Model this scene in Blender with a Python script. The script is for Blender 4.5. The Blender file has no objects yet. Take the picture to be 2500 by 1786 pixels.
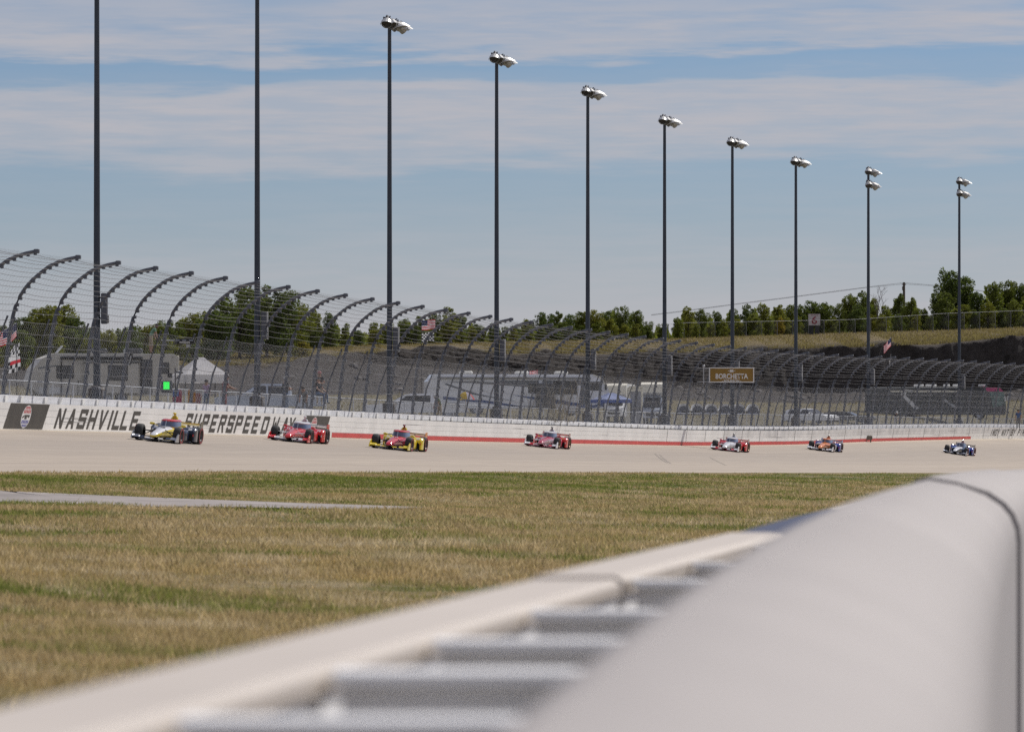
import bpy, math, random
import numpy as np
from mathutils import Vector, Matrix
random.seed(7)
RNG = np.random.default_rng(11)
scene = bpy.context.scene
COL = scene.collection
R = math.radians

# ------------------------------------------------------------------ camera, sky, sun, exposure
F = 12500.0          # focal length in pixels of the 2500 px wide photograph
CZ = 1.5             # camera height above the infield at its feet
HY = 1133.0          # row of the horizon in the photograph
cam_data = bpy.data.cameras.new('camera')
cam = bpy.data.objects.new('camera', cam_data)
COL.objects.link(cam)
cam.location = (0, 0, CZ)
cam.rotation_euler = (R(90), 0, 0)
cam_data.sensor_width = 36.0
cam_data.lens = 36.0 * F / 2500.0
cam_data.shift_y = (HY - 893.0) / 2500.0
cam_data.clip_start = 0.3
cam_data.clip_end = 9000.0
cam_data.dof.use_dof = True
cam_data.dof.focus_distance = 235.0
cam_data.dof.aperture_fstop = 7.5
scene.camera = cam

SUN_AZ, SUN_EL = R(46), R(47)
sunv = Vector((math.sin(SUN_AZ) * math.cos(SUN_EL), math.cos(SUN_AZ) * math.cos(SUN_EL), math.sin(SUN_EL)))
sd = bpy.data.lights.new('sun', 'SUN')
sd.energy = 3.3
sd.angle = R(0.5)
sd.color = (1.0, 0.955, 0.89)
so = bpy.data.objects.new('sun', sd)
COL.objects.link(so)
so.rotation_euler = (-sunv).to_track_quat('-Z', 'Y').to_euler()
so.location = (60, 60, 120)

world = bpy.data.worlds.new('World')
scene.world = world
world.use_nodes = True
nt = world.node_tree
nt.nodes.clear()

def N(nt, typ, **kw):
    n = nt.nodes.new(typ)
    for k, v in kw.items():
        if k.startswith('i_'):
            n.inputs[k[2:].replace('_', ' ')].default_value = v
        else:
            setattr(n, k, v)
    return n

def L(nt, a, b):
    nt.links.new(a, b)

def MATH(nt, op, a, b=None, c=None, clamp=False):
    n = nt.nodes.new('ShaderNodeMath')
    n.operation = op
    n.use_clamp = clamp
    for i, v in enumerate((a, b, c)):
        if v is None:
            continue
        if isinstance(v, (int, float)):
            n.inputs[i].default_value = v
        else:
            nt.links.new(v, n.inputs[i])
    return n.outputs[0]

def MIXC(nt, f, a, b, mode='MIX'):
    n = nt.nodes.new('ShaderNodeMix')
    n.data_type = 'RGBA'
    n.blend_type = mode
    for i, v in ((0, f), (6, a), (7, b)):
        if isinstance(v, (int, float)):
            n.inputs[i].default_value = v
        elif isinstance(v, (tuple, list)):
            n.inputs[i].default_value = (*v[:3], 1)
        else:
            nt.links.new(v, n.inputs[i])
    return n.outputs[2]

def RAMP(nt, f, stops, mode='EASE'):
    n = nt.nodes.new('ShaderNodeValToRGB')
    n.color_ramp.interpolation = mode
    e = n.color_ramp.elements
    while len(e) < len(stops):
        e.new(0.5)
    for i, (p, v) in enumerate(stops):
        e[i].position = p
        e[i].color = (v, v, v, 1) if isinstance(v, (int, float)) else (*v, 1)
    nt.links.new(f, n.inputs[0])
    return n.outputs[0]

sky = N(nt, 'ShaderNodeTexSky', sky_type='NISHITA', sun_disc=False, sun_elevation=SUN_EL, sun_rotation=SUN_AZ,
        altitude=200.0, air_density=1.0, dust_density=0.4, ozone_density=1.5)
tc = N(nt, 'ShaderNodeTexCoord')
sx = N(nt, 'ShaderNodeSeparateXYZ')
L(nt, tc.outputs['Generated'], sx.inputs[0])
az = MATH(nt, 'ARCTAN2', sx.outputs[0], sx.outputs[1])
el = sx.outputs[2]
e1 = MATH(nt, 'DIVIDE', el, 0.0906)
cb = N(nt, 'ShaderNodeCombineXYZ')
L(nt, MATH(nt, 'MULTIPLY', az, 13.0), cb.inputs[0])
L(nt, MATH(nt, 'MULTIPLY', el, 120.0), cb.inputs[1])
n1 = N(nt, 'ShaderNodeTexNoise', i_Scale=1.0, i_Detail=6.0, i_Roughness=0.55)
L(nt, cb.outputs[0], n1.inputs['Vector'])
cb2 = N(nt, 'ShaderNodeCombineXYZ')
L(nt, MATH(nt, 'MULTIPLY', az, 40.0), cb2.inputs[0])
L(nt, MATH(nt, 'MULTIPLY', el, 420.0), cb2.inputs[1])
n2 = N(nt, 'ShaderNodeTexNoise', i_Scale=1.0, i_Detail=4.0, i_Roughness=0.6)
L(nt, cb2.outputs[0], n2.inputs['Vector'])
w = MATH(nt, 'ADD', e1, MATH(nt, 'MULTIPLY', MATH(nt, 'SUBTRACT', n1.outputs[0], 0.5), 0.19))
w = MATH(nt, 'ADD', w, MATH(nt, 'MULTIPLY', MATH(nt, 'SUBTRACT', n2.outputs[0], 0.5), 0.075))
w = MATH(nt, 'ADD', w, MATH(nt, 'MULTIPLY', az, -0.16))
# thin cirrus banks, row by row above the horizon
band = RAMP(nt, MATH(nt, 'DIVIDE', w, 1.3), [(0.0, 1.0), (0.20, 0.95), (0.33, 0.62), (0.41, 0.32), (0.478, 0.20), (0.52, 0.75),
            (0.56, 0.93), (0.612, 0.95), (0.642, 0.14), (0.668, 0.04), (0.694, 0.80), (0.74, 0.93), (0.765, 0.72), (0.83, 0.5), (1.0, 0.55)])
# beyond the frame the same thin cloud goes on as broken sheets
nd = MATH(nt, 'ADD', MATH(nt, 'ABSOLUTE', el), 0.06)
cb3 = N(nt, 'ShaderNodeCombineXYZ')
L(nt, MATH(nt, 'DIVIDE', sx.outputs[0], nd), cb3.inputs[0])
L(nt, MATH(nt, 'DIVIDE', sx.outputs[1], nd), cb3.inputs[1])
n3 = N(nt, 'ShaderNodeTexNoise', i_Scale=0.55, i_Detail=7.0, i_Roughness=0.58)
L(nt, cb3.outputs[0], n3.inputs['Vector'])
gen = RAMP(nt, n3.outputs[0], [(0.34, 0.25), (0.56, 0.95)])
mixf = RAMP(nt, MATH(nt, 'DIVIDE', e1, 4.0), [(0.24, 0.0), (0.42, 1.0)])
lowx = RAMP(nt, n2.outputs[0], [(0.3, 0.62), (0.7, 1.0)])
breakup = RAMP(nt, n1.outputs[0], [(0.34, 0.45), (0.55, 1.0)])
upper = RAMP(nt, MATH(nt, 'DIVIDE', e1, 1.3), [(0.67, 0.0), (0.72, 1.0)])
band2 = MATH(nt, 'MULTIPLY', band, MIXC(nt, upper, (1, 1, 1), breakup))
cloud = MIXC(nt, mixf, band2, gen)
cloud = MATH(nt, 'MULTIPLY', cloud, MIXC(nt, RAMP(nt, e1, [(0.2, 0.75), (0.55, 0.0)]), lowx, (1, 1, 1)), clamp=True)
skyc = MIXC(nt, 1.0, sky.outputs[0], (0.41, 0.495, 0.68), 'MULTIPLY')
SKY_CLOUD = (4.95, 4.80, 5.10)
skyf = MIXC(nt, MATH(nt, 'MULTIPLY', cloud, 0.93), skyc, SKY_CLOUD)
bg = N(nt, 'ShaderNodeBackground')
bg.inputs['Strength'].default_value = 0.1
L(nt, skyf, bg.inputs[0])
wo = N(nt, 'ShaderNodeOutputWorld')
L(nt, bg.outputs[0], wo.inputs[0])

vs = scene.view_settings
vs.view_transform = 'Standard'
vs.look = 'None'
vs.exposure = 0.0
vs.gamma = 1.0
vs.use_curve_mapping = False
scene.render.engine = 'CYCLES'
scene.cycles.use_denoising = False
scene.cycles.max_bounces = 6
scene.cycles.transparent_max_bounces = 12
scene.cycles.sample_clamp_indirect = 6.0

# ------------------------------------------------------------------ materials
_mats = {}
def M(name, col=(0.5, 0.5, 0.5), rough=0.6, metal=0.0, var=0.12, scale=3.0, bump=0.0, bscale=20.0, spec=None, trans=0.0, alpha=None, emit=None, coat=0.0, col2=None):
    if name in _mats:
        return _mats[name]
    m = bpy.data.materials.new(name)
    m.use_nodes = True
    t = m.node_tree
    b = t.nodes['Principled BSDF']
    b.inputs['Roughness'].default_value = rough
    b.inputs['Metallic'].default_value = metal
    if spec is not None:
        b.inputs['Specular IOR Level'].default_value = spec
    if coat:
        b.inputs['Coat Weight'].default_value = coat
        b.inputs['Coat Roughness'].default_value = 0.08
    tc = N(t, 'ShaderNodeTexCoord')
    nz = N(t, 'ShaderNodeTexNoise', i_Scale=scale, i_Detail=5.0, i_Roughness=0.6)
    L(t, tc.outputs['Object'], nz.inputs['Vector'])
    a = tuple(max(0, c * (1 - var)) for c in col)
    c2 = col2 if col2 else tuple(min(1, c * (1 + var)) for c in col)
    fac = RAMP(t, nz.outputs[0], [(0.32, 0.0), (0.68, 1.0)], 'LINEAR')
    L(t, MIXC(t, fac, a, c2), b.inputs['Base Color'])
    if bump:
        nb = N(t, 'ShaderNodeTexNoise', i_Scale=bscale, i_Detail=4.0)
        L(t, tc.outputs['Object'], nb.inputs['Vector'])
        bp = N(t, 'ShaderNodeBump', i_Strength=bump, i_Distance=0.05)
        L(t, nb.outputs[0], bp.inputs['Height'])
        L(t, bp.outputs[0], b.inputs['Normal'])
    if emit:
        b.inputs['Emission Color'].default_value = (*emit[0], 1)
        b.inputs['Emission Strength'].default_value = emit[1]
    if alpha is not None:
        b.inputs['Alpha'].default_value = alpha
    if trans:
        b.inputs['Transmission Weight'].default_value = trans
    _mats[name] = m
    return m

def MT(name, col, f=0.5):
    """thin cloth that lets the sun through"""
    m = M(name, col, 0.85, var=.05); t = m.node_tree; p = t.nodes['Principled BSDF']
    if 'Translucent BSDF' not in t.nodes:
        tr = N(t, 'ShaderNodeBsdfTranslucent'); tr.inputs[0].default_value = (*col, 1); mx = N(t, 'ShaderNodeMixShader'); mx.inputs[0].default_value = f
        L(t, p.outputs[0], mx.inputs[1]); L(t, tr.outputs[0], mx.inputs[2]); L(t, mx.outputs[0], t.nodes['Material Output'].inputs[0])
    return m

# ------------------------------------------------------------------ scene tree helpers
def tag(o, label=None, cat=None, group=None, kind=None):
    if label: o['label'] = label
    if cat: o['category'] = cat
    if group: o['group'] = group
    if kind: o['kind'] = kind
    return o

def thing(name, label, cat, loc=(0, 0, 0), rz=0.0, group=None, mat=None):
    o = bpy.data.objects.new(name, None)
    COL.objects.link(o)
    o.empty_display_size = 0.3
    if mat is not None:
        o.matrix_world = mat
    else:
        o.location = loc
        o.rotation_euler = (0, 0, rz)
    return tag(o, label, cat, group)

def copy_tree(o, parent=None):
    c = o.copy()
    COL.objects.link(c)
    if parent is not None:
        c.parent = parent
    for ch in o.children:
        copy_tree(ch, c)
    return c

def link(name, me, parent=None, loc=None):
    o = bpy.data.objects.new(name, me)
    COL.objects.link(o)
    if parent is not None:
        o.parent = parent
    if loc is not None:
        o.location = loc
    return o

def np_mesh(name, verts, faces, mats=(), smooth=False, mi=None, uv=None):
    """verts (n,3) array; faces (m,3|4) array"""
    verts = np.asarray(verts, np.float32)
    faces = np.asarray(faces, np.int32)
    me = bpy.data.meshes.new(name)
    k = faces.shape[1]
    me.vertices.add(len(verts))
    me.vertices.foreach_set('co', verts.ravel())
    me.loops.add(faces.size)
    me.loops.foreach_set('vertex_index', faces.ravel())
    me.polygons.add(len(faces))
    me.polygons.foreach_set('loop_start', np.arange(0, faces.size, k, dtype=np.int32))
    if mi is not None:
        me.polygons.foreach_set('material_index', np.asarray(mi, np.int32))
    if smooth:
        me.polygons.foreach_set('use_smooth', np.ones(len(faces), bool))
    me.update(calc_edges=True)
    if uv is not None:
        l = me.uv_layers.new(name='UVMap')
        l.data.foreach_set('uv', np.asarray(uv, np.float32)[faces.ravel()].ravel())
    for m in mats:
        me.materials.append(m)
    return me

class MB:
    def __init__(s):
        s.v = []; s.f = []; s.m = []; s.cur = 0
    def mat(s, i):
        s.cur = i; return s
    def add(s, vs, fs):
        o = len(s.v)
        s.v += [tuple(v) for v in vs]
        for f in fs:
            s.f.append(tuple(i + o for i in f)); s.m.append(s.cur)
        return s
    def quad(s, a, b, c, d):
        return s.add([a, b, c, d], [(0, 1, 2, 3)])
    def box(s, c, sz, rz=0.0, rx=0.0, ry=0.0):
        hx, hy, hz = sz[0] / 2, sz[1] / 2, sz[2] / 2
        rz = float(rz); m = Matrix.Rotation(rz, 3, 'Z') @ Matrix.Rotation(ry, 3, 'Y') @ Matrix.Rotation(rx, 3, 'X')
        c = Vector(c)
        vs = [c + m @ Vector((x * hx, y * hy, z * hz)) for z in (-1, 1) for y in (-1, 1) for x in (-1, 1)]
        return s.add(vs, [(0, 2, 3, 1), (4, 5, 7, 6), (0, 1, 5, 4), (2, 6, 7, 3), (0, 4, 6, 2), (1, 3, 7, 5)])
    def rbox(s, c, sz, b=0.03, **kw):
        """box with chamfered vertical and top edges"""
        hx, hy, hz = sz[0] / 2, sz[1] / 2, sz[2] / 2
        b = min(b, hx * 0.9, hy * 0.9, hz * 0.9)
        c = Vector(c)
        def ring(x, y, z):
            return [c + Vector(p) for p in ((x, y - b, z), (x - b, y, z), (-x + b, y, z), (-x, y - b, z), (-x, -y + b, z), (-x + b, -y, z), (x - b, -y, z), (x, -y + b, z))]
        return s.rings([ring(hx - b, hy - b, -hz), ring(hx, hy, -hz + b), ring(hx, hy, hz - b), ring(hx - b, hy - b, hz)])
    def rings(s, rs, cap=True, close=True):
        n = len(rs[0])
        vs = [p for r in rs for p in r]
        fs = []
        for i in range(len(rs) - 1):
            for j in range(n if close else n - 1):
                k = (j + 1) % n
                fs.append((i * n + j, i * n + k, (i + 1) * n + k, (i + 1) * n + j))
        if cap:
            fs.append(tuple(range(n - 1, -1, -1)))
            fs.append(tuple((len(rs) - 1) * n + j for j in range(n)))
        return s.add(vs, fs)
    def tube(s, pts, r, n=6, cap=True):
        pts = [Vector(p) for p in pts]
        rr = r if isinstance(r, (list, tuple)) else [r] * len(pts)
        rr = [float(q) for q in rr]
        rs = []
        ref = Vector((0, 0, 1))
        for i, p in enumerate(pts):
            d = (pts[min(i + 1, len(pts) - 1)] - pts[max(i - 1, 0)])
            d.normalize()
            up = ref if abs(d.dot(ref)) < 0.93 else Vector((1, 0, 0))
            a = d.cross(up).normalized(); b = a.cross(d).normalized()
            rs.append([p + rr[i] * (math.cos(2 * math.pi * k / n) * a + math.sin(2 * math.pi * k / n) * b) for k in range(n)])
        return s.rings(rs, cap)
    def cyl(s, c, axis, r, h, n=16, r2=None):
        c = Vector(c); ax = Vector(axis).normalized()
        r2 = r if r2 is None else r2
        return s.tube([c - ax * h / 2, c + ax * h / 2], [r, r2], n)
    def lathe(s, c, axis, prof, n=16, cap=True):
        """prof: list of (distance along axis, radius)"""
        c = Vector(c); d = Vector(axis).normalized()
        up = Vector((0, 0, 1)) if abs(d.z) < 0.9 else Vector((1, 0, 0))
        a = d.cross(up).normalized(); b = a.cross(d)
        return s.rings([[c + d * h + float(r) * (math.cos(2 * math.pi * k / n) * a + math.sin(2 * math.pi * k / n) * b) for k in range(n)] for h, r in prof], cap)
    def prism(s, prof, y0, y1, inset=None):
        """side profile in x,z pushed from y0 to y1; inset(z) narrows it"""
        g = inset or (lambda z: 0.0)
        n = len(prof)
        a = [(x, y0 + g(z), z) for x, z in prof]; b = [(x, y1 - g(z), z) for x, z in prof]
        fs = [tuple(range(n)), tuple(range(2 * n - 1, n - 1, -1))]
        fs += [(j, n + j, n + (j + 1) % n, (j + 1) % n) for j in range(n)]
        return s.add(a + b, fs)
    def mesh(s, name, mats, smooth=False, origin=None):
        me = bpy.data.meshes.new(name)
        vs = s.v if origin is None else [(v[0] - origin[0], v[1] - origin[1], v[2] - origin[2]) for v in s.v]
        me.from_pydata(vs, [], s.f)
        me.polygons.foreach_set('material_index', s.m)
        if smooth:
            me.polygons.foreach_set('use_smooth', [True] * len(s.f))
        mats = mats if isinstance(mats, (list, tuple)) else [mats]
        for m in mats:
            me.materials.append(m)
        me.update()
        return me
    def build(s, name, mats, parent=None, smooth=False, origin=None):
        me = s.mesh(name, mats, smooth, origin)
        if smooth == 'auto':
            pass
        return link(name, me, parent)

def auto_smooth(o, deg=35):
    me = o.data
    me.polygons.foreach_set('use_smooth', [True] * len(me.polygons))
    try:
        me.set_sharp_from_angle(angle=R(deg))
    except Exception:
        pass
    return o

def text_mesh(s, size, bold=0.0, align='CENTER', depth=0.0):
    cu = bpy.data.curves.new('lettering', 'FONT')
    cu.body = s; cu.size = size; cu.align_x = align; cu.align_y = 'CENTER'; cu.offset = bold; cu.extrude = depth
    cu.resolution_u = 3
    o = bpy.data.objects.new('lettering', cu)
    COL.objects.link(o)
    dg = bpy.context.evaluated_depsgraph_get()
    me = bpy.data.meshes.new_from_object(o.evaluated_get(dg))
    bpy.data.objects.remove(o)
    bpy.data.curves.remove(cu)
    return me

def lettering(s, size, mat, parent, loc, rot, bold=0.0, sx=1.0, name='lettering'):
    me = text_mesh(s, size, bold)
    me.materials.clear(); me.materials.append(mat)
    o = link(name, me, parent)
    o.location = loc; o.rotation_euler = rot; o.scale = (sx, 1, 1)
    return o

# ------------------------------------------------------------------ the course of the track
def Xw(Y):
    Y = np.asarray(Y, float)
    return -19.2 + 0.205 * (Y - 192) + 0.0003 * np.maximum(0, Y - 270) ** 2
_ky = [-300, 100, 192, 231, 265, 337, 374, 396, 438, 458, 560, 800]
_kE = [1.36, 1.35, 1.32, 1.30, 1.23, 1.22, 1.45, 1.76, 2.17, 2.29, 2.7, 3.0]
PY = np.arange(-260, 720, 0.5)
PX = Xw(PY)
_kern = np.ones(41) / 41
_e = np.interp(PY, _ky, _kE)
PE = np.convolve(np.pad(_e, 20, mode='edge'), _kern, 'valid')
PI_ = -0.244 - (np.clip(PY, 100, 460) - 142) * 0.00165      # elevation of the inner edge
PS = np.concatenate([[0], np.cumsum(np.hypot(np.diff(PX), np.diff(PY)))])
TX = np.gradient(PX, PS); TY = np.gradient(PY, PS)
WID = 16.0
def at(Y): return float(np.interp(Y, PY, PS))          # arc length at depth Y
def frame(s):
    """wall foot, along, towards the track, road normal (unit vectors) at arc length s"""
    x = np.interp(s, PS, PX); y = np.interp(s, PS, PY); e = np.interp(s, PS, PE); i = np.interp(s, PS, PI_)
    tx = np.interp(s, PS, TX); ty = np.interp(s, PS, TY)
    l = np.hypot(tx, ty); tx, ty = tx / l, ty / l
    sl = (e - i) / WID
    c = 1 / np.sqrt(1 + sl ** 2)
    W = np.stack([x, y, CZ + e], -1); T = np.stack([tx, ty, 0 * tx], -1)
    Nh = np.stack([ty, -tx, 0 * tx], -1)
    Nb = np.stack([ty * c, -tx * c, -sl * c], -1)      # down the banking
    U = np.stack([ty * sl * c, -tx * sl * c, c], -1)   # normal to the road
    return W, T, Nh, Nb, U
_ratio = PX / np.where(np.abs(PY) < 1, 1, PY)
_ok = PY > 62
def s_of_px(px, u=0.0):
    """arc length where the view ray of photo column px crosses the line u metres in front of the wall"""
    W, T, Nh, Nb, U = frame(PS[_ok])
    q = W + u * Nh
    return float(np.interp((px - 1250) / F, q[:, 0] / q[:, 1], PS[_ok]))
def wp(s, u, h):
    """u metres from the wall towards the track on the level, h up the road normal"""
    W, T, Nh, Nb, U = frame(np.asarray(float(s)))
    return Vector(W + u * Nh + h * U)
def px_point(x, y, D):
    return Vector(((x - 1250) / F * D, D, CZ + (HY - y) / F * D))
def ey(y, D):      # elevation (world z) that shows at photo row y at depth D
    return CZ + (HY - y) / F * D
# ------------------------------------------------------------------ ground outside the track: parking field, rock cut and ridge
TXK = [-700, 0, 500, 900, 1250, 1640, 2000, 2300, 2500, 3200]
def _dw(x):
    return float(np.interp((x - 1250) / F, _ratio[_ok], PY[_ok]))
#            per column: list of (photo row, depth) from the parking field to the ridge
TROW = {
 -700: [(948, 300), (935, 340), (925, 360), (915, 380), (900, 400)],
 0:    [(975, 318), (932, 352), (908, 380), (898, 392), (888, 420)],
 500:  [(985, 345), (962, 372), (918, 400), (896, 412), (868, 440)],
 900:  [(985, 385), (955, 415), (888, 445), (866, 445.6), (843, 480)],
 1250: [(985, 420), (948, 447), (907, 470), (862, 470.6), (834, 510)],
 1640: [(995, 452), (970, 476), (945, 495), (860, 495.8), (827, 540)],
 2000: [(990, 476), (984, 492), (958, 508), (850, 508.8), (814, 555)],
 2300: [(985, 484), (978, 498), (955, 512), (838, 512.8), (806, 560)],
 2500: [(985, 488), (976, 502), (950, 514), (818, 515), (799, 562)],
 3200: [(985, 500), (976, 515), (945, 525), (815, 526), (795, 570)],
}
def _cols(x):
    d0 = _dw(x) + 1.0
    rows = np.array([[np.interp(x, TXK, [TROW[k][i][j] for k in TXK]) for j in (0, 1)] for i in range(5)])
    ds = [d0 - 0.2, d0 + 28] + list(rows[:, 1])
    base = float(np.interp(x, [0, 1700, 2500], [2.25, 2.3, 3.1]))
    es = [base, base + 0.25] + [(HY - y) / F * d for y, d in rows]
    return ds, es
def terr_E(x, D):
    ds, es = _cols(x)
    return float(np.interp(D, ds + [ds[-1] + 160, 2600], es + [es[-1] + 1.0, es[-1] + 14]))
def ground(x, D):     # world z of the outside ground
    return CZ + terr_E(x, D)
def gpoint(x, D):
    return Vector(((x - 1250) / F * D, D, ground(x, D)))

m_gravel = M('parking_field', (0.30, 0.27, 0.20), 0.95, var=0.3, scale=0.25, col2=(0.36, 0.35, 0.22), bump=0.3, bscale=2)
def terrain_material():
    m = bpy.data.materials.new('ridge_ground'); m.use_nodes = True
    t = m.node_tree; b = t.nodes['Principled BSDF']; b.inputs['Roughness'].default_value = 0.95
    tc = N(t, 'ShaderNodeTexCoord'); g = N(t, 'ShaderNodeNewGeometry')
    at_ = N(t, 'ShaderNodeAttribute', attribute_name='zone')
    nz = N(t, 'ShaderNodeTexNoise', i_Scale=0.22, i_Detail=7.0, i_Roughness=0.68); L(t, tc.outputs['Object'], nz.inputs['Vector'])
    nf = N(t, 'ShaderNodeTexNoise', i_Scale=1.3, i_Detail=9.0, i_Roughness=0.78); L(t, tc.outputs['Object'], nf.inputs['Vector'])
    z = MATH(t, 'ADD', at_.outputs['Fac'], MATH(t, 'MULTIPLY', MATH(t, 'SUBTRACT', nz.outputs[0], 0.5), 0.75))
    # zone: 0 field, 1 scree foot, 2 scree top, 3 rock lip, 4 grass crest, 5 behind
    field = MIXC(t, nf.outputs[0], (0.20, 0.17, 0.10), (0.30, 0.26, 0.15))
    scree = MIXC(t, RAMP(t, nf.outputs[0], [(0.35, 0), (0.65, 1)]), (0.04, 0.034, 0.031), (0.12, 0.105, 0.098))
    rock = MIXC(t, nf.outputs[0], (0.03, 0.025, 0.022), (0.13, 0.11, 0.098))
    grass = MIXC(t, RAMP(t, nf.outputs[0], [(0.3, 0), (0.7, 1)]), (0.20, 0.14, 0.06), (0.34, 0.26, 0.11))
    grass = MIXC(t, RAMP(t, nz.outputs[0], [(0.52, 0), (0.72, 0.8)]), grass, (0.17, 0.16, 0.06))
    c = MIXC(t, RAMP(t, MATH(t, 'SUBTRACT', z, 0.6), [(0.0, 0), (0.25, 1)]), field, scree)
    c = MIXC(t, RAMP(t, MATH(t, 'SUBTRACT', z, 1.75), [(0.0, 0), (0.3, 1)]), c, rock)
    c = MIXC(t, RAMP(t, MATH(t, 'SUBTRACT', z, 3.02), [(0.0, 0), (0.3, 1)]), c, grass)
    L(t, c, b.inputs['Base Color'])
    bp = N(t, 'ShaderNodeBump', i_Strength=1.0, i_Distance=0.9); L(t, nf.outputs[0], bp.inputs['Height']); L(t, bp.outputs[0], b.inputs['Normal'])
    return m
def build_terrain():
    xs = np.concatenate([np.linspace(-1500, -120, 26), np.linspace(-100, 2600, 400), np.linspace(2640, 3500, 22)])
    ns = [4, 6, 8, 14, 14, 14]
    V = []; Z = []
    for x in xs:
        ds, es = _cols(x)
        D = []; E = []; zz = []
        for i in range(6):
            tt = np.linspace(0, 1, ns[i], endpoint=False)
            D += list(ds[i] + (ds[i + 1] - ds[i]) * tt); E += list(es[i] + (es[i + 1] - es[i]) * tt); zz += list(np.interp(i + tt, [0, 1, 2, 3, 4, 5, 6], [0, 0, 0, 1, 2, 3, 4]))
        D += [ds[6], ds[6] + 40, ds[6] + 160, 2600]; E += [es[6], es[6] + .3, es[6] + 1, es[6] + 14]; zz += [4, 4.5, 5, 5]
        D = np.array(D); E = np.array(E); zz = np.array(zz)
        V.append(np.stack([(x - 1250) / F * D, D, CZ + E], -1)); Z.append(zz)
    V = np.array(V); Z = np.array(Z)
    n, k = Z.shape
    # broken rock: push the scree and the rock face in and out, uneven lip
    X = V[..., 0]; Yd = V[..., 1]; Hh = V[..., 2]
    def fn(sx, sz, seed):
        r = np.random.default_rng(seed); o = 0
        for q in range(7):
            fx, fz, p = r.uniform(.5, 2) * sx, r.uniform(.5, 2) * sz, r.uniform(0, 6.28)
            o = o + np.sin(X * fx + Hh * fz + p + 1.7 * np.sin(X * fx * .53 + p))
        return o / 7
    rockw = np.clip(1 - np.abs(Z - 2.6) / 1.0, 0, 1); scw = np.clip(1 - np.abs(Z - 1.6) / 0.9, 0, 1)
    rj = np.random.default_rng(5).normal(0, 1, Z.shape)
    V[..., 1] += rockw * (1.1 * fn(.45, .12, 1) + .5 * fn(1.9, .5, 2) + .12 * rj) + scw * (.8 * fn(.7, .7, 3))
    V[..., 2] += np.clip(1 - np.abs(Z - 3) / .9, 0, 1) * (.8 * fn(.35, 0, 4) + .35 * fn(1.4, 0, 6)) + np.clip(1 - np.abs(Z - 1.6) / .8, 0, 1) * (.25 * fn(1.1, .4, 8) + .07 * rj)
    idx = np.arange(n * k).reshape(n, k)
    f = np.stack([idx[:-1, :-1], idx[1:, :-1], idx[1:, 1:], idx[:-1, 1:]], -1).reshape(-1, 4)
    me = np_mesh('hillside', V.reshape(-1, 3), f, [terrain_material()], smooth=False)
    a = me.attributes.new('zone', 'FLOAT', 'POINT'); a.data.foreach_set('value', Z.ravel().astype(np.float32))
    tag(link('hillside', me), kind='structure')
build_terrain()
# the land far round about
m_land = M('far_land', (0.16, 0.14, 0.075), 0.95, scale=0.02, var=0.25)
mb = MB()
mb.quad((-4000, -3000, -1.2), (4000, -3000, -1.2), (4000, 6000, -1.2), (-4000, 6000, -1.2))
tag(mb.build('ground', m_land), kind='structure')

# ------------------------------------------------------------------ infield
def v_of(X, Y):
    """metres inwards from the inner edge of the track"""
    i = np.interp(Y, PY, PX); tx = np.interp(Y, PY, TX); ty = np.interp(Y, PY, TY)
    return (X - i) * ty - WID
def inf_z(X, Y, v=None):
    v = v_of(X, Y) if v is None else v
    ei = np.interp(Y - 3, PY, PI_)
    e = ei - 0.031 * np.clip(v, -2, 40) - 0.012 * np.clip(v - 40, 0, 60)
    bump = 0.05 * np.sin(X * .35 + Y * .11) + 0.035 * np.sin(Y * .21 - X * .5 + 1) + 0.02 * np.sin(Y * .5 + X * .3)
    return CZ + e + bump * np.clip(v / 4, 0, 1)

def grass_nodes(t):
    g = N(t, 'ShaderNodeNewGeometry')
    sp = N(t, 'ShaderNodeSeparateXYZ'); L(t, g.outputs['Position'], sp.inputs[0])
    v = MATH(t, 'ADD', MATH(t, 'SUBTRACT', MATH(t, 'MULTIPLY', sp.outputs[0], 0.98), MATH(t, 'MULTIPLY', sp.outputs[1], 0.2)), 41.4)
    def noise(sc, det, ro=0.6):
        n = N(t, 'ShaderNodeTexNoise', i_Scale=sc, i_Detail=det, i_Roughness=ro); L(t, g.outputs['Position'], n.inputs['Vector']); return n.outputs[0]
    big, mid, fine = noise(0.16, 4.0), noise(0.9, 5.0), noise(9.0, 4.0, 0.7)
    tan_ = MIXC(t, RAMP(t, fine, [(0.3, 0), (0.7, 1)]), (0.33, 0.25, 0.115), (0.68, 0.55, 0.33))
    tan_ = MIXC(t, RAMP(t, mid, [(0.45, 0), (0.7, 0.6)]), tan_, (0.46, 0.34, 0.12))
    pale = noise(0.5, 3.0)
    tan_ = MIXC(t, RAMP(t, pale, [(0.52, 0), (0.68, 0.6)]), tan_, (0.72, 0.63, 0.46))
    oliv = noise(1.7, 5.0, 0.7)
    tan_ = MIXC(t, RAMP(t, oliv, [(0.48, 0), (0.66, 0.65)]), tan_, (0.30, 0.26, 0.10))
    grn = MIXC(t, RAMP(t, fine, [(0.3, 0), (0.7, 1)]), (0.125, 0.15, 0.028), (0.30, 0.335, 0.085))
    # the strip beside the track stays greener, the middle of the infield has dried out
    gb = RAMP(t, MATH(t, 'DIVIDE', v, 40.0), [(0.05, 0.25), (0.11, 0.62), (0.30, 0.58), (0.48, 0.42), (0.60, 0.28)])
    gm = MATH(t, 'ADD', gb, MATH(t, 'MULTIPLY', MATH(t, 'SUBTRACT', big, 0.5), 2.4))
    gm = MATH(t, 'ADD', gm, MATH(t, 'MULTIPLY', MATH(t, 'SUBTRACT', mid, 0.5), 1.8), clamp=True)
    return MIXC(t, RAMP(t, gm, [(0.3, 0), (0.75, 1)]), tan_, grn), fine
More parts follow.
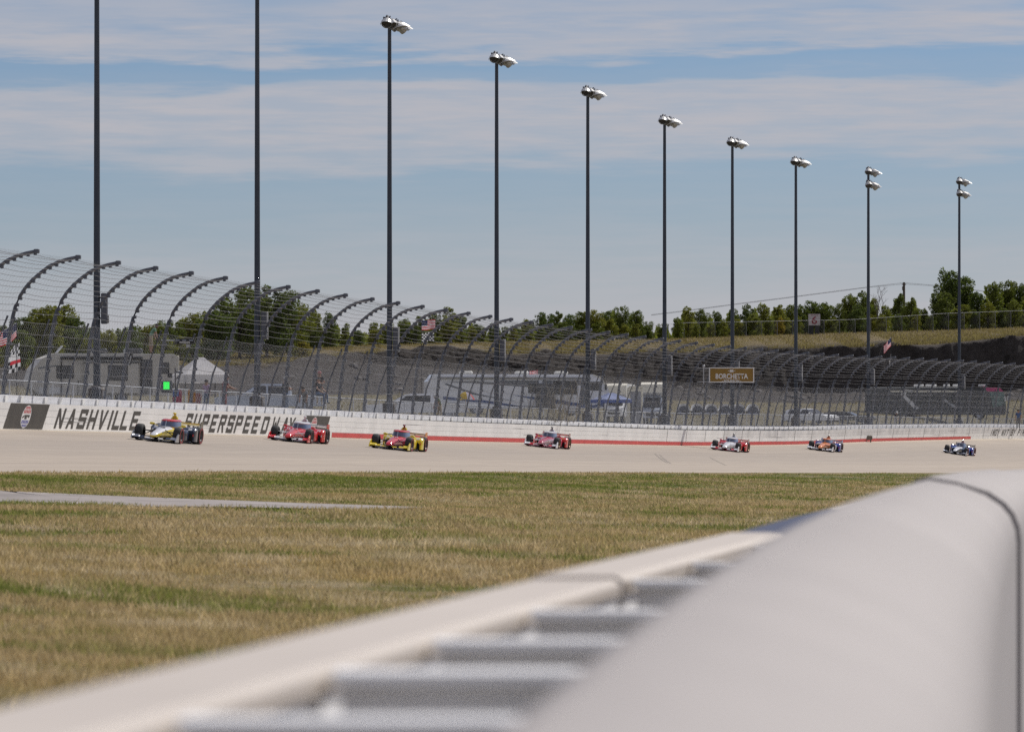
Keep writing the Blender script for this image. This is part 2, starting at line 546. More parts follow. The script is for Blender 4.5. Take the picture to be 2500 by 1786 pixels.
def grass_material(name, blades):
    m = bpy.data.materials.new(name); m.use_nodes = True
    t = m.node_tree; b = t.nodes['Principled BSDF']; b.inputs['Roughness'].default_value = 0.85; b.inputs['Specular IOR Level'].default_value = 0.2
    c, fine = grass_nodes(t)
    if blades:
        at_ = N(t, 'ShaderNodeAttribute', attribute_name='tone')
        c = MIXC(t, 1.0, c, MIXC(t, at_.outputs['Fac'], (0.75, 0.75, 0.75), (1.45, 1.42, 1.35)), 'MULTIPLY')
        L(t, c, b.inputs['Base Color'])
        tr = N(t, 'ShaderNodeBsdfTranslucent'); L(t, c, tr.inputs[0])
        mx = N(t, 'ShaderNodeMixShader'); mx.inputs[0].default_value = 0.45
        L(t, b.outputs[0], mx.inputs[1]); L(t, tr.outputs[0], mx.inputs[2])
        L(t, mx.outputs[0], t.nodes['Material Output'].inputs[0])
    else:
        L(t, MIXC(t, 1.0, c, (0.52, 0.50, 0.46), 'MULTIPLY'), b.inputs['Base Color'])  # base colour darkened to imitate the shade between grass blades
        bp = N(t, 'ShaderNodeBump', i_Strength=0.8, i_Distance=0.1); L(t, fine, bp.inputs['Height']); L(t, bp.outputs[0], b.inputs['Normal'])
    return m
def build_infield():
    ss = np.concatenate([np.arange(at(-220), at(60), 8), np.arange(at(60), at(320), 2.0), np.arange(at(320), at(640), 8)])
    vs_ = np.concatenate([np.arange(-0.3, 46, 1.0), np.arange(48, 240, 12)])
    W, T, Nh, Nb, U = frame(ss)
    Pt = W[:, None, :] + Nh[:, None, :] * (vs_[None, :, None] + WID)
    Pt[..., 2] = inf_z(Pt[..., 0], Pt[..., 1], np.broadcast_to(vs_, Pt.shape[:2]))
    n, k = Pt.shape[:2]
    idx = np.arange(n * k).reshape(n, k)
    f = np.stack([idx[:-1, :-1], idx[:-1, 1:], idx[1:, 1:], idx[1:, :-1]], -1).reshape(-1, 4)
    tag(link('infield_ground', np_mesh('infield_ground', Pt.reshape(-1, 3), f, [grass_material('infield_turf', False)], smooth=True)), kind='structure')
build_infield()

# paved lane that runs out in the grass
LANE = [(-420, 1180), (0, 1201), (110, 1206), (385, 1218), (687, 1229), (990, 1239.5), (1180, 1243), (990, 1244.5), (660, 1243.2), (352, 1240), (220, 1234.5), (0, 1229.5), (-420, 1213)]
def ray_infield(px, py):
    d = np.linspace(20, 260, 2400); X = (px - 1250) / F * d
    row = HY - (inf_z(X, d) - CZ) * F / d
    i = int(np.argmin(np.abs(row - py)))
    return X[i], d[i]
lane_xy = [ray_infield(*p) for p in LANE]
def in_lane(X, Y):
    c = np.zeros(X.shape, bool); n = len(lane_xy)
    for i in range(n):
        (x1, y1), (x2, y2) = lane_xy[i], lane_xy[(i + 1) % n]
        cond = ((y1 > Y) != (y2 > Y)) & (X < (x2 - x1) * (Y - y1) / ((y2 - y1) or 1e-9) + x1)
        c ^= cond
    return c
m_lane = M('old_asphalt', (0.315, 0.28, 0.26), 0.9, var=0.28, scale=0.8, bump=0.2, bscale=6)
def build_lane():
    mb = MB(); h = len(LANE) // 2
    # resample both edges and span between them
    top = lane_xy[:7]; bot = lane_xy[6:][::-1]
    def res(pl, n=40):
        p = np.array(pl); s = np.concatenate([[0], np.cumsum(np.hypot(*np.diff(p, axis=0).T))]); q = np.linspace(0, s[-1], n)
        return np.stack([np.interp(q, s, p[:, 0]), np.interp(q, s, p[:, 1])], -1)
    a, b = res(top), res(bot)
    g = np.linspace(0, 1, 9)
    Pt = a[:, None, :] * (1 - g)[None, :, None] + b[:, None, :] * g[None, :, None]
    z = inf_z(Pt[..., 0], Pt[..., 1]) + 0.03
    V = np.concatenate([Pt, z[..., None]], -1); n, k = z.shape; idx = np.arange(n * k).reshape(n, k)
    f = np.stack([idx[:-1, :-1], idx[:-1, 1:], idx[1:, 1:], idx[1:, :-1]], -1).reshape(-1, 4)
    tag(link('access_road', np_mesh('access_road', V.reshape(-1, 3), f[:, ::-1], [m_lane])), kind='structure')
build_lane()

# foreground wall line (x of the right-hand face of the concrete wall, y = depth)
def Xr(d):
    d = np.asarray(d, float)
    return 0.0905 * d + 0.00042 * d * d

def build_grass():
    n = 900000
    py = HY + 19 + (2250 - HY - 19) * RNG.uniform(0, 1, n) ** 1.55
    # depth from the row, infield taken as a plane first; rows reach well past both sides of the view
    k0 = -0.34 - 0.031 * 41.4; k1 = 0.031 * 0.2
    d = -F * k0 / ((py - HY) + F * k1) * RNG.uniform(.96, 1.04, n)
    X = -0.103 * d - 2.4 + (0.205 * d + 3.4) * RNG.uniform(0, 1, n)
    q = RNG.uniform(0, 1, n) < .16          # the bends of the track lie deeper at the right
    a = RNG.uniform(-.10, .105, n); pr = HY + 19 + 130 * RNG.uniform(0, 1, n) ** 1.2
    da = -F * k0 / ((pr - HY) - F * 0.031 * (0.98 * a - 0.2)); d = np.where(q, da, d); X = np.where(q, a * da, X)
    v = v_of(X, d)
    ok = (d > 12) & (d < 460) & (v > -.06 + .28 * np.sin(X * 1.9 + np.sin(d * .7) * 2) * np.sin(X * .43 + d * .31)) & (X < Xr(d) - 1.06) & ~in_lane(X + RNG.normal(0, .22, n), d + RNG.normal(0, .35, n))
    # ragged edges along the lane and the track
    X, d, v = X[ok], d[ok], v[ok]; n = len(X)
    z = inf_z(X, d, v)
    r = RNG.uniform(0, 1, n)
    clump = np.sin(X * 2.1 + 3 * np.sin(d * .9)) * np.sin(d * 1.7 + X) * .5 + .5
    h = (0.035 + 0.06 * r ** 2) * (0.75 + 0.6 * clump) * np.where(RNG.uniform(0, 1, n) < .012, 1.9, 1.0)
    wd = 0.0042 + d * 0.00010
    ang = RNG.uniform(0, 2 * np.pi, n); lean = RNG.normal(0, .55, (n, 2)) * h[:, None]
    cx, sy = np.cos(ang) * wd, np.sin(ang) * wd
    V = np.empty((n, 3, 3), np.float32)
    V[:, 0] = np.stack([X - cx, d - sy, z - .01], -1); V[:, 1] = np.stack([X + cx, d + sy, z - .01], -1)
    V[:, 2] = np.stack([X + lean[:, 0], d + lean[:, 1], z + h], -1)
    me = np_mesh('grass', V.reshape(-1, 3), np.arange(n * 3).reshape(n, 3), [grass_material('grass_blades', True)])
    at_ = me.attributes.new('tone', 'FLOAT', 'POINT')
    at_.data.foreach_set('value', np.repeat(np.clip(RNG.normal(.45, .28, n), 0, 1), 3).astype(np.float32))
    tag(link('grass', me), kind='stuff')
build_grass()

# ------------------------------------------------------------------ racing surface
def track_material():
    m = bpy.data.materials.new('concrete_track'); m.use_nodes = True
    t = m.node_tree; b = t.nodes['Principled BSDF']; b.inputs['Roughness'].default_value = 0.8
    uv = N(t, 'ShaderNodeUVMap'); sp = N(t, 'ShaderNodeSeparateXYZ'); L(t, uv.outputs[0], sp.inputs[0])
    s, u = sp.outputs[0], sp.outputs[1]
    def noise(fs, fu, det=5.0):
        c = N(t, 'ShaderNodeCombineXYZ'); L(t, MATH(t, 'MULTIPLY', s, fs), c.inputs[0]); L(t, MATH(t, 'MULTIPLY', u, fu), c.inputs[1])
        n = N(t, 'ShaderNodeTexNoise', i_Scale=1.0, i_Detail=det, i_Roughness=0.6); L(t, c.outputs[0], n.inputs['Vector']); return n.outputs[0]
    streak, fine, blot = noise(0.012, 1.7), noise(0.12, 7.0), noise(0.25, 0.3)
    c = MIXC(t, RAMP(t, streak, [(0.3, 0), (0.7, 1)]), (0.41, 0.345, 0.27), (0.485, 0.412, 0.33))
    c = MIXC(t, RAMP(t, fine, [(0.35, 0.0), (0.72, 0.75)]), c, (0.35, 0.29, 0.24))
    c = MIXC(t, RAMP(t, blot, [(0.5, 0.0), (0.8, 0.4)]), c, (0.52, 0.44, 0.35))
    # rubbered groove and the dusty strip under the wall
    gr = RAMP(t, MATH(t, 'DIVIDE', MATH(t, 'ABSOLUTE', MATH(t, 'SUBTRACT', u, 6.2)), 6.0), [(0.0, 0.55), (0.5, 0.32), (1.0, 0.0)])
    c = MIXC(t, MATH(t, 'MULTIPLY', gr, RAMP(t, fine, [(0.2, 0.6), (0.8, 1.0)])), c, (0.29, 0.25, 0.215))
    c = MIXC(t, RAMP(t, u, [(0.0, 0.75), (0.75, 0.0)]), c, (0.56, 0.48, 0.37))
    # lane and slab joints
    ju = MATH(t, 'LESS_THAN', MATH(t, 'ABSOLUTE', MATH(t, 'SUBTRACT', MATH(t, 'MODULO', MATH(t, 'ADD', u, 1.0), 4.0), 2.0)), 0.03)
    js = MATH(t, 'LESS_THAN', MATH(t, 'ABSOLUTE', MATH(t, 'SUBTRACT', MATH(t, 'MODULO', s, 6.0), 3.0)), 0.035)
    j = MATH(t, 'MULTIPLY', MATH(t, 'MAXIMUM', ju, js), 0.45)
    c = MIXC(t, j, c, (0.14, 0.12, 0.10))
    L(t, c, b.inputs['Base Color'])
    bp = N(t, 'ShaderNodeBump', i_Strength=0.15, i_Distance=0.02); L(t, fine, bp.inputs['Height']); L(t, bp.outputs[0], b.inputs['Normal'])
    return m
def build_track():
    ss = np.arange(at(-150), at(640), 1.0); us = np.concatenate([[-0.9, -0.3], np.linspace(0, WID + .25, 26)])
    W, T, Nh, Nb, U = frame(ss)
    P = W[:, None, :] + Nb[:, None, :] * us[None, :, None]
    # a last rounded shoulder down to the grass
    P[:, -1, 2] -= 0.03
    n, k = P.shape[:2]; idx = np.arange(n * k).reshape(n, k)
    f = np.stack([idx[:-1, :-1], idx[:-1, 1:], idx[1:, 1:], idx[1:, :-1]], -1).reshape(-1, 4)
    uv = np.stack(np.broadcast_arrays(ss[:, None], us[None, :]), -1).reshape(-1, 2)
    tag(link('race_track', np_mesh('race_track', P.reshape(-1, 3), f, [track_material()], smooth=True, uv=uv)), kind='structure')
build_track()

# skid marks on the concrete
m_skid = M('tyre_rubber_mark', (0.29, 0.25, 0.21), 0.9, var=0.2)
def skid(px, py, ln, sh, u0):
    mb = MB(); s0 = s_of_px(px, u0); q = []
    for i in range(9):
        t = i / 8; s = s0 + ln * t; u = u0 + sh * t
        W, T, Nh, Nb, U = frame(np.array(float(s))); p = Vector(W + Nb * u + U * 0.004)
        q.append((p - Vector(Nb) * .06, p + Vector(Nb) * .06))
    for a, b in zip(q[:-1], q[1:]):
        mb.quad(a[0], a[1], b[1], b[0])
    o = mb.build('skid_mark', m_skid); tag(o, kind='structure')
skid(1600, 1130, -26, 5.5, 5.5); skid(1612, 1130, -24, 5.0, 6.2); skid(1735, 1140, -20, 4.5, 7.5)
# ------------------------------------------------------------------ outer wall: steel tube barrier in front of a concrete wall
S0, S1 = at(120), at(560)
WH = 1.02
wall = thing('outer_track_wall', 'long white wall of steel tube barrier and concrete along the outer edge of the track', 'wall', tuple(wp(S0, 0, 0)))
wo_ = wall.location.copy()
m_white = M('white_wall_paint', (0.84, 0.83, 0.81), 0.55, var=0.08, scale=0.6, bump=0.05, bscale=3)
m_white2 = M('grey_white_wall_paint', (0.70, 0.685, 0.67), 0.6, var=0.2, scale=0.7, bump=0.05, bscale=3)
m_conc = M('painted_concrete', (0.84, 0.84, 0.86), 0.65, var=0.08, scale=1.2)
m_joint = M('blue_joint_filler', (0.10, 0.12, 0.20), 0.8)
m_dark = M('wall_brown_black_paint', (0.062, 0.055, 0.047), 0.6, var=0.18, scale=2.0)
m_red = M('wall_red_paint', (0.56, 0.055, 0.052), 0.55, var=0.14, scale=1.0)
def wall_strip(mb, s0, s1, u0, u1, h0, h1, n=2):
    """solid bar along the wall"""
    rs = []
    for s in np.linspace(s0, s1, n + 1):
        rs.append([wp(s, u0, h0), wp(s, u1, h0), wp(s, u1, h1), wp(s, u0, h1)])
    return mb.rings(rs)
def decal(mb, pts, n=1):
    """flat paint: pts in (arc length, height) on the face of the barrier"""
    vs = []
    for s, h in pts:
        W, T, Nh, Nb, U = frame(np.array(float(s)))
        vs.append(Vector(W + U * h + Nh * 0.006))
    return mb.add(vs, [tuple(range(len(vs)))])
SEC = 6.1
k = 0
s = S0
while s < S1:
    for j in range(4):
        mb = MB()
        wall_strip(mb, s, s + SEC - 0.03, -0.2, 0.0 - random.uniform(0, .002), 0.004 + j * WH / 4, (j + 1) * WH / 4 - 0.003)
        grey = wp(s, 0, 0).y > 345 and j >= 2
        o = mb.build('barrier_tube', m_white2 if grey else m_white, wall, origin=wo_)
    s += SEC; k += 1
# seams between sections, seen on the curve
mb = MB()
for s in np.arange(S0, S1, SEC):
    if wp(s, 0, 0).y > 325:
        wall_strip(mb, s - .09, s + .02, -0.1, 0.004, 0.02, WH - .02, 1)
mb.build('seam_plate', M('seam_steel', (0.16, 0.155, 0.15), 0.6), wall, origin=wo_)
s = S0 + 1.3
CT = WH + 0.30
while s < S1:
    mb = MB()
    wall_strip(mb, s, s + 5.0, -0.85, -0.42, -0.3, CT)
    mb.build('concrete_block', m_conc, wall, origin=wo_)
    mb = MB()
    wall_strip(mb, s + 5.0, s + 5.16, -0.8, -0.47, -0.3, CT - .015, 1)
    mb.build('joint', m_joint, wall, origin=wo_)
    for q in (1.4, 3.4):
        mb = MB(); wall_strip(mb, s + q, s + q + .35, -0.42, -0.36, WH - .4, CT - .03, 1)
        mb.build('pilaster', m_white, wall, origin=wo_)
    s += 5.16
# painted stripe at the foot
mb = MB(); a, b = s_of_px(809), s_of_px(2386)
ss = np.arange(a, b, 3.0)
for p, q in zip(ss[:-1], ss[1:]):
    decal(mb, [(p, .012), (q, .012), (q, .24), (p, .24)])
mb.build('red_stripe', m_red, wall, origin=wo_)

# dark rubs left by tyres along the barrier
m_rub = M('tyre_rub', (0.42, 0.41, 0.40), 0.8, var=0.25, scale=1.5)
rw = random.Random(17)
for i in range(26):
    px_ = rw.uniform(20, 2400) if i % 3 else rw.uniform(1830, 2400); sa = s_of_px(px_); ln = rw.uniform(1.2, 6); h = rw.uniform(.3, .8); q = rw.uniform(.006, .02)
    MB_ = MB(); decal(MB_, [(sa, h), (sa + ln * .5, h - q), (sa + ln, h + rw.uniform(-.03, .03)), (sa + ln * .6, h + q), (sa + ln * .2, h + q)]); MB_.build('tyre_rub', m_rub, wall, origin=wo_)
# block letters: strokes on a unit square
HT, VT = 0.21, 0.26
def _b(x0, y0, x1, y1): return [(x0, y0), (x1, y0), (x1, y1), (x0, y1)]
def _d(xa, ya, xb, yb, w=VT): return [(xa, ya), (xa + w, ya), (xb + w, yb), (xb, yb)]
LET = {
 'N': [_b(0, 0, VT, 1), _b(1 - VT, 0, 1, 1), _d(1 - VT, 0, 0, 1)],
 'A': [_d(0, 0, .5 - VT / 2, 1), _d(1 - VT, 0, .5 - VT / 2, 1), _b(.24, .24, .76, .24 + HT * .8)],
 'S': [_b(0, 0, 1, HT), _b(0, .5 - HT / 2, 1, .5 + HT / 2), _b(0, 1 - HT, 1, 1), _b(0, .5, VT, .9), _b(1 - VT, .1, 1, .5), _b(0, HT, VT * .9, HT + .1), _b(1 - VT, 1 - HT - .1, 1, 1 - HT)],
 'H': [_b(0, 0, VT, 1), _b(1 - VT, 0, 1, 1), _b(VT, .5 - HT / 2, 1 - VT, .5 + HT / 2)],
 'V': [_d(.5 - VT / 2, 0, 0, 1), _d(.5 - VT / 2, 0, 1 - VT, 1)],
 'I': [_b(.36, 0, .36 + VT, 1)],
 'L': [_b(0, 0, VT, 1), _b(VT, 0, .92, HT)],
 'E': [_b(0, 0, VT, 1), _b(VT, 0, .95, HT), _b(VT, .5 - HT / 2, .85, .5 + HT / 2), _b(VT, 1 - HT, .95, 1)],
 'U': [_b(0, .06, VT, 1), _b(1 - VT, .06, 1, 1), _b(.06, 0, .94, HT)],
 'P': [_b(0, 0, VT, 1), _b(VT, 1 - HT, .95, 1), _b(VT, .42, .95, .42 + HT * .9), _b(1 - VT, .45, 1, .97)],
 'R': [_b(0, 0, VT, 1), _b(VT, 1 - HT, .95, 1), _b(VT, .42, .95, .42 + HT * .9), _b(1 - VT, .45, 1, .97), _d(1 - VT, 0, .45, .45)],
 'D': [_b(0, 0, VT, 1), _b(VT, 1 - HT, .92, 1), _b(VT, 0, .92, HT), _b(1 - VT, .05, 1, .95)],
 'W': [_d(.16, 0, 0, 1, VT * .8), _d(.16, 0, .4, .7, VT * .8), _d(.62, 0, .4, .7, VT * .8), _d(.62, 0, 1 - VT * .8, 1, VT * .8)],
 'Y': [_d(.5 - VT / 2, .45, 0, 1), _d(.5 - VT / 2, .45, 1 - VT, 1), _b(.5 - VT / 2, 0, .5 + VT / 2, .48)],
 'X': [_d(1 - VT, 0, 0, 1), _d(0, 0, 1 - VT, 1)],
 'T': [_b(.5 - VT / 2, 0, .5 + VT / 2, 1), _b(0, 1 - HT, 1, 1)],
 'B': [_b(0, 0, VT, 1), _b(VT, 0, .95, HT), _b(VT, .5 - HT / 2, .95, .5 + HT / 2), _b(VT, 1 - HT, .95, 1), _b(1 - VT, .05, 1, .95)],
 'F': [_b(0, 0, VT, 1), _b(VT, .46, .85, .46 + HT), _b(VT, 1 - HT, 1, 1)],
 'O': [_b(0, .05, VT, .95), _b(1 - VT, .05, 1, .95), _b(.05, 0, .95, HT), _b(.05, 1 - HT, .95, 1)],
}
def wall_letter(ch, px, wpx, h0, h1, lean, mat, lift=0.006):
    mb = MB()
    sa, sb = s_of_px(px - wpx / 2), s_of_px(px + wpx / 2)
    for n, st in enumerate(LET[ch]):
        vs = []
        for x, y in st:
            s = sa + (sb - sa) * x + lean * (y - .5)
            W, T, Nh, Nb, U = frame(np.array(float(s)))
            vs.append(Vector(W + U * (h0 + (h1 - h0) * y) + Nh * (lift + .0004 * n)))
        mb.add(vs, [tuple(range(len(vs)))])
    mb.build('letter', mat, wall, origin=wo_)
for ch, px in zip('NASHVILLE', (144, 172, 198.5, 223, 247.5, 267, 284, 303.5, 327)):
    wall_letter(ch, px, 18.5, .08, .87, .55, m_dark)
for ch, px in zip('SUPERSPEEDWAY', (457, 477.5, 498, 519.5, 540, 560.5, 580, 601.5, 622, 645, 669, 693, 708)):
    wall_letter(ch, px, 15.0, .08, .87, .55, m_dark)
for ch, px in zip('INDY NXT BY FIRESTONE', 2418 + np.arange(21) * 5.55):
    if ch != ' ':
        wall_letter(ch, px, 4.4, .28, .86, .5, m_dark)
# sloping dark fields with the oval emblem
m_ewhite = M('emblem_white', (0.75, 0.74, 0.73), 0.6); m_ered = M('emblem_red', (0.50, 0.07, 0.07), 0.6); m_eblue = M('emblem_blue', (0.06, 0.065, 0.30), 0.6)
def emblem(p0, p1, pc, full):
    a, b = s_of_px(p0), s_of_px(p1); ln = .7
    mb = MB()
    n = 6
    for i in range(n):
        x0, x1 = a + (b - a) * i / n, a + (b - a) * (i + 1) / n
        decal(mb, [(x0 - ln / 2, .03), (x1 - ln / 2, .03), (x1 + ln / 2, WH - .02), (x0 + ln / 2, WH - .02)])
    mb.build('painted_field', m_dark, wall, origin=wo_)
    c = s_of_px(pc); rx, ry, hc = .58, .44, .50
    def pt(x, y, lift):
        W, T, Nh, Nb, U = frame(np.array(float(c + x * rx + y * ry * .55)))
        return Vector(W + U * (hc + y * ry) + Nh * lift)
    mb = MB(); mb.add([pt(math.cos(t), math.sin(t), .009) for t in np.linspace(0, 2 * math.pi, 32, endpoint=False)], [tuple(range(32))])
    mb.build('emblem_oval', m_ewhite, wall, origin=wo_)
    for mat, sg, name in ((m_ered, 1, 'emblem_rays'), (m_eblue, -1, 'emblem_rays')):
        mb = MB()
        for r0, r1 in ((.30, .60), (.66, .90)):
            w = math.sqrt(1 - r1 ** 2) * .93
            kk = 5
            for i in range(kk):
                x0, x1 = -1 + 2 * i / kk + .06, -1 + 2 * (i + 1) / kk - .06
                w0 = math.sqrt(1 - r0 ** 2) * .86
                q = [pt(x0 * w0, sg * r0, .012), pt(x1 * w0, sg * r0, .012), pt(x1 * w, sg * r1, .012), pt(x0 * w, sg * r1, .012)]
                mb.add(q if sg > 0 else q[::-1], [(0, 1, 2, 3)])
        mb.build(name, mat, wall, origin=wo_)
    mb = MB()
    for st in (_b(-.45, -.02, .75, .16), _b(-.3, -.22, .2, .0), _b(.45, -.12, .62, .05), _b(-.85, -.15, -.7, .0), _b(-.7, -.1, -.5, .08)):
        mb.add([pt(x, y, .0125) for x, y in st], [(0, 1, 2, 3)])
    mb.build('emblem_figure', m_dark, wall, origin=wo_)
emblem(13.5, 109, 60, True)
emblem(735, 797, 762, True)
# small grey camera housing fixed on the wall
sc_ = s_of_px(2116)
cm = thing('wall_camera', 'small brown-grey camera housing fixed low on the white wall', 'camera', tuple(wp(sc_, .1, .32)), rz=0.3)
mb = MB(); mb.rbox((0, 0, 0.0), (.55, .3, .34), .04); mb.build('housing', M('camera_brown', (.16, .14, .11), .6), cm)
for q in (-.25, .15): MB().box((q, -.05, -.25), (.08, .08, .3)).build('bracket', M('camera_brown'), cm)

# ------------------------------------------------------------------ catch fence
FPROF = [(0, 0), (.05, .5), (.16, 1.4), (.25, 2.2), (.37, 2.84), (.53, 3.45), (.78, 3.93), (1.25, 4.43), (1.8, 4.84), (2.35, 5.08), (3.0, 5.20)]
_fp = np.array(FPROF)
_fa = np.concatenate([[0], np.cumsum(np.hypot(*np.diff(_fp, axis=0).T))])
FA = _fa[-1]
def prof(a):
    u = np.interp(a, _fa, _fp[:, 0]); h = np.interp(a, _fa, _fp[:, 1]); return u, h
FU = -0.63
def fence_pts(s, a, off=FU):
    """points of the fence surface, its normal and tangents"""
    W, T, Nh, Nb, U = frame(s)
    u, h = prof(a); u2, h2 = prof(np.minimum(a + .05, FA)); u1, h1 = prof(np.maximum(a - .05, 0))
    du, dh = u2 - u1, h2 - h1; l = np.hypot(du, dh); du, dh = du / l, dh / l
    base = W + U * CT + Nh * off
    Zv = np.array([0, 0, 1.0])
    P = base + Nh * u[..., None] + Zv * h[..., None]
    tg = Nh * du[..., None] + Zv * dh[..., None]
    nr = Nh * dh[..., None] - Zv * du[..., None]
    return P, T, tg, nr
fence = thing('catch_fence', 'tall debris fence of curved steel posts, cables and wire net above the white wall', 'fence', tuple(wp(S0, FU, CT)))
fo_ = fence.location.copy()
m_post = M('galvanised_post', (0.11, 0.118, 0.142), 0.5, metal=0.3, var=0.25, scale=4.0)
m_cable = M('steel_cable', (0.10, 0.10, 0.11), 0.5, metal=0.2)
m_link = M('chain_link_wire', (0.72, 0.74, 0.78), 0.45, metal=0.0, var=0.1)
CAB = list(np.concatenate([np.linspace(.55, 2.9, 6), np.linspace(3.25, FA - .12, 13)]))
# one post, local x towards the track
mb = MB()
ap = np.concatenate([np.linspace(0, 3, 5), np.linspace(3.4, FA, 9)])
mb.tube([(prof(a)[0], 0, prof(a)[1]) for a in ap], [.078] * 5 + [.068] * 9, 7)
for a in CAB:
    u, h = prof(a)
    mb.box((u + (.07 if h < 3.4 else .045), 0, h - (.0 if h < 3.4 else .075)), (.10, .11, .12))
mb.rbox((2.98, 0, 5.19), (.2, .14, .16), .02)
post_me = mb.mesh('post', m_post)
mb = MB()
mb.tube([(-.75, 0, 0), (-.45, 0, 1.4), (.20, 0, 3.0)], .045, 5); mb.box((-.35, 0, .02), (1.1, .3, .05))
brace_me = mb.mesh('brace', m_post)
PSP = 5.42
posts = []
k = 0
tip_off = 0
ps = np.arange(s_of_px(185, FU + 3.0) - 10 * PSP, at(520), PSP)
for s in ps:
    W, T, Nh, Nb, U = frame(np.array(float(s)))
    p = Vector(W + U * CT + Nh * FU)
    o = link('post', post_me, fence); o.location = p - fo_; o.rotation_euler = (0, 0, math.atan2(Nh[1], Nh[0]))
    o.rotation_euler.x = random.gauss(0, .006)
    c = link('brace', brace_me, o)
# cables sag from post to post
for a in CAB:
    ss = np.unique(np.concatenate([ps, ps[:-1] + PSP * .25, ps[:-1] + PSP * .5, ps[:-1] + PSP * .75]))
    ph = (ss - ps[0]) / PSP % 1.0
    P, T, tg, nr = fence_pts(ss, np.full(len(ss), a))
    sagk = .03 + .05 * abs(math.sin(a * 5))
    P = P + nr * (.10 if a < 4 else -.0) + np.array([0, 0, -1.0]) * (4 * ph * (1 - ph) * sagk)[:, None] + (np.array([0, 0, -.1]) if a >= 4 else 0)
    mb = MB(); mb.tube([Vector(p) for p in P], .0085, 4)
    mb.build('cable', m_cable, fence, origin=fo_)
def wire_net(s0, s1, a0, a1, pitch, r, nseg, off=FU, push=0.0, surf=fence_pts):
    step = pitch
    ks = np.arange(s0 - (a1 - a0), s1, step)
    aa = np.linspace(a0, a1, nseg + 1)
    Vs = []; Fs = []; o = 0
    for sg in (1, -1):
        st = ks if sg > 0 else ks + (a1 - a0)
        S = st[:, None] + sg * (aa - a0)[None, :]
        A = np.broadcast_to(aa, S.shape)
        P, T, tg, nr = surf(S, A)
        P = P + nr * push
        b = (T - sg * tg) / math.sqrt(2)
        ring = [P + r * (math.cos(f) * nr + math.sin(f) * b) for f in (0, 2.094, 4.189)]
        V = np.stack(ring, 2)                      # wires, points, 3, xyz
        n, k = V.shape[:2]
        idx = np.arange(n * k * 3).reshape(n, k, 3) + o
        for j in range(3):
            j2 = (j + 1) % 3
            Fs.append(np.stack([idx[:, :-1, j], idx[:, :-1, j2], idx[:, 1:, j2], idx[:, 1:, j]], -1).reshape(-1, 4))
        Vs.append(V.reshape(-1, 3)); o += n * k * 3
    return np.concatenate(Vs), np.concatenate(Fs)
V, Fc = wire_net(ps[0], ps[-1], 0.0, FA - .02, .40, .0015, 9, push=.085)
tag(link('chain_link_net', np_mesh('chain_link_net', V - np.array(fo_), Fc, [m_cable]), fence), kind='stuff')
V, Fc = wire_net(ps[0], ps[-1], 0.0, 2.85, .25, .0018, 3, push=.10)
tag(link('fine_wire_net', np_mesh('fine_wire_net', V - np.array(fo_), Fc, [m_link]), fence), kind='stuff')

# spectator fence behind the wall
def spec_pts(s, a):
    W, T, Nh, Nb, U = frame(s)
    z = CZ + np.interp(W[..., 1], [120, 330, 460, 560], [2.28, 2.3, 3.05, 3.3])
    P = W + Nh * -4.0
    P[..., 2] = z + a
    Zv = np.broadcast_to(np.array([0, 0, 1.0]), P.shape)
    return P, T, Zv, Nh
sf = thing('spectator_fence', 'low grey chain link fence with a top rail behind the debris fence', 'fence', tuple(wp(S0, -4, 1)))
sfo = sf.location.copy()
m_rail = M('galvanised_rail', (0.42, 0.43, 0.45), 0.4, metal=0.5)
m_link2 = M('dull_wire', (0.62, 0.63, 0.66), 0.5, metal=0.0)
ss = np.arange(at(150), at(500), 3.0)
P, T, Zv, Nh = spec_pts(ss, np.full(len(ss), 1.1))
MB().tube([Vector(p) for p in P], .028, 5).build('top_rail', m_rail, sf, origin=sfo)
pm = MB().tube([(0, 0, -.2), (0, 0, 1.13)], .03, 5).mesh('fence_post', m_link2)
for p in P:
    o = link('fence_post', pm, sf); o.location = Vector((p[0], p[1], p[2] - 1.1)) - sfo
V, Fc = wire_net(ss[0], ss[-1], 0.0, 1.08, .2, .0022, 1, surf=spec_pts)
tag(link('chain_link_net', np_mesh('chain_link_net', V - np.array(sfo), Fc, [m_link2]), sf), kind='stuff')
# ------------------------------------------------------------------ foreground: inner wall with its steel tube barrier
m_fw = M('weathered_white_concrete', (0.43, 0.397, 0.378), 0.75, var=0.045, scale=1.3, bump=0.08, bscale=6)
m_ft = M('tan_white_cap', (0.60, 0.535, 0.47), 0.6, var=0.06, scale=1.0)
m_fb = M('barrier_white', (0.90, 0.89, 0.88), 0.5, var=0.05)
m_navy = M('navy_cap', (0.022, 0.032, 0.085), 0.45, var=0.1)
m_gap = M('dark_joint', (0.13, 0.12, 0.115), 0.9)
iw = thing('inner_concrete_wall', 'broad white concrete wall with a rounded top close to the camera', 'wall', (float(Xr(4)), 4, 0))
io = iw.location.copy()
CPROF = [(0.0, -1.7), (0.0, -.36), (-.006, -.305), (-.026, -.255), (-.06, -.215), (-.12, -.175), (-.22, -.137), (-.335, -.118), (-.375, -.128), (-.40, -.16), (-.405, -1.7)]
def sweep(mb, d0, d1, pf, n, grow=lambda d: 0.0):
    rs = []
    for d in np.linspace(d0, d1, n + 1):
        rs.append([(float(Xr(d)) + x, d, CZ + e + (grow(d) if e > -1 else 0)) for x, e in pf])
    return mb.rings(rs)
dip = lambda d: .08 - .18 * math.exp(-d / 9.0) - .075 * math.exp(-(d / 5.5) ** 2)
ris = lambda d: float(np.interp(d, [0, 18, 26, 40, 60, 80], [0, 0, .03, .10, .175, .20]))
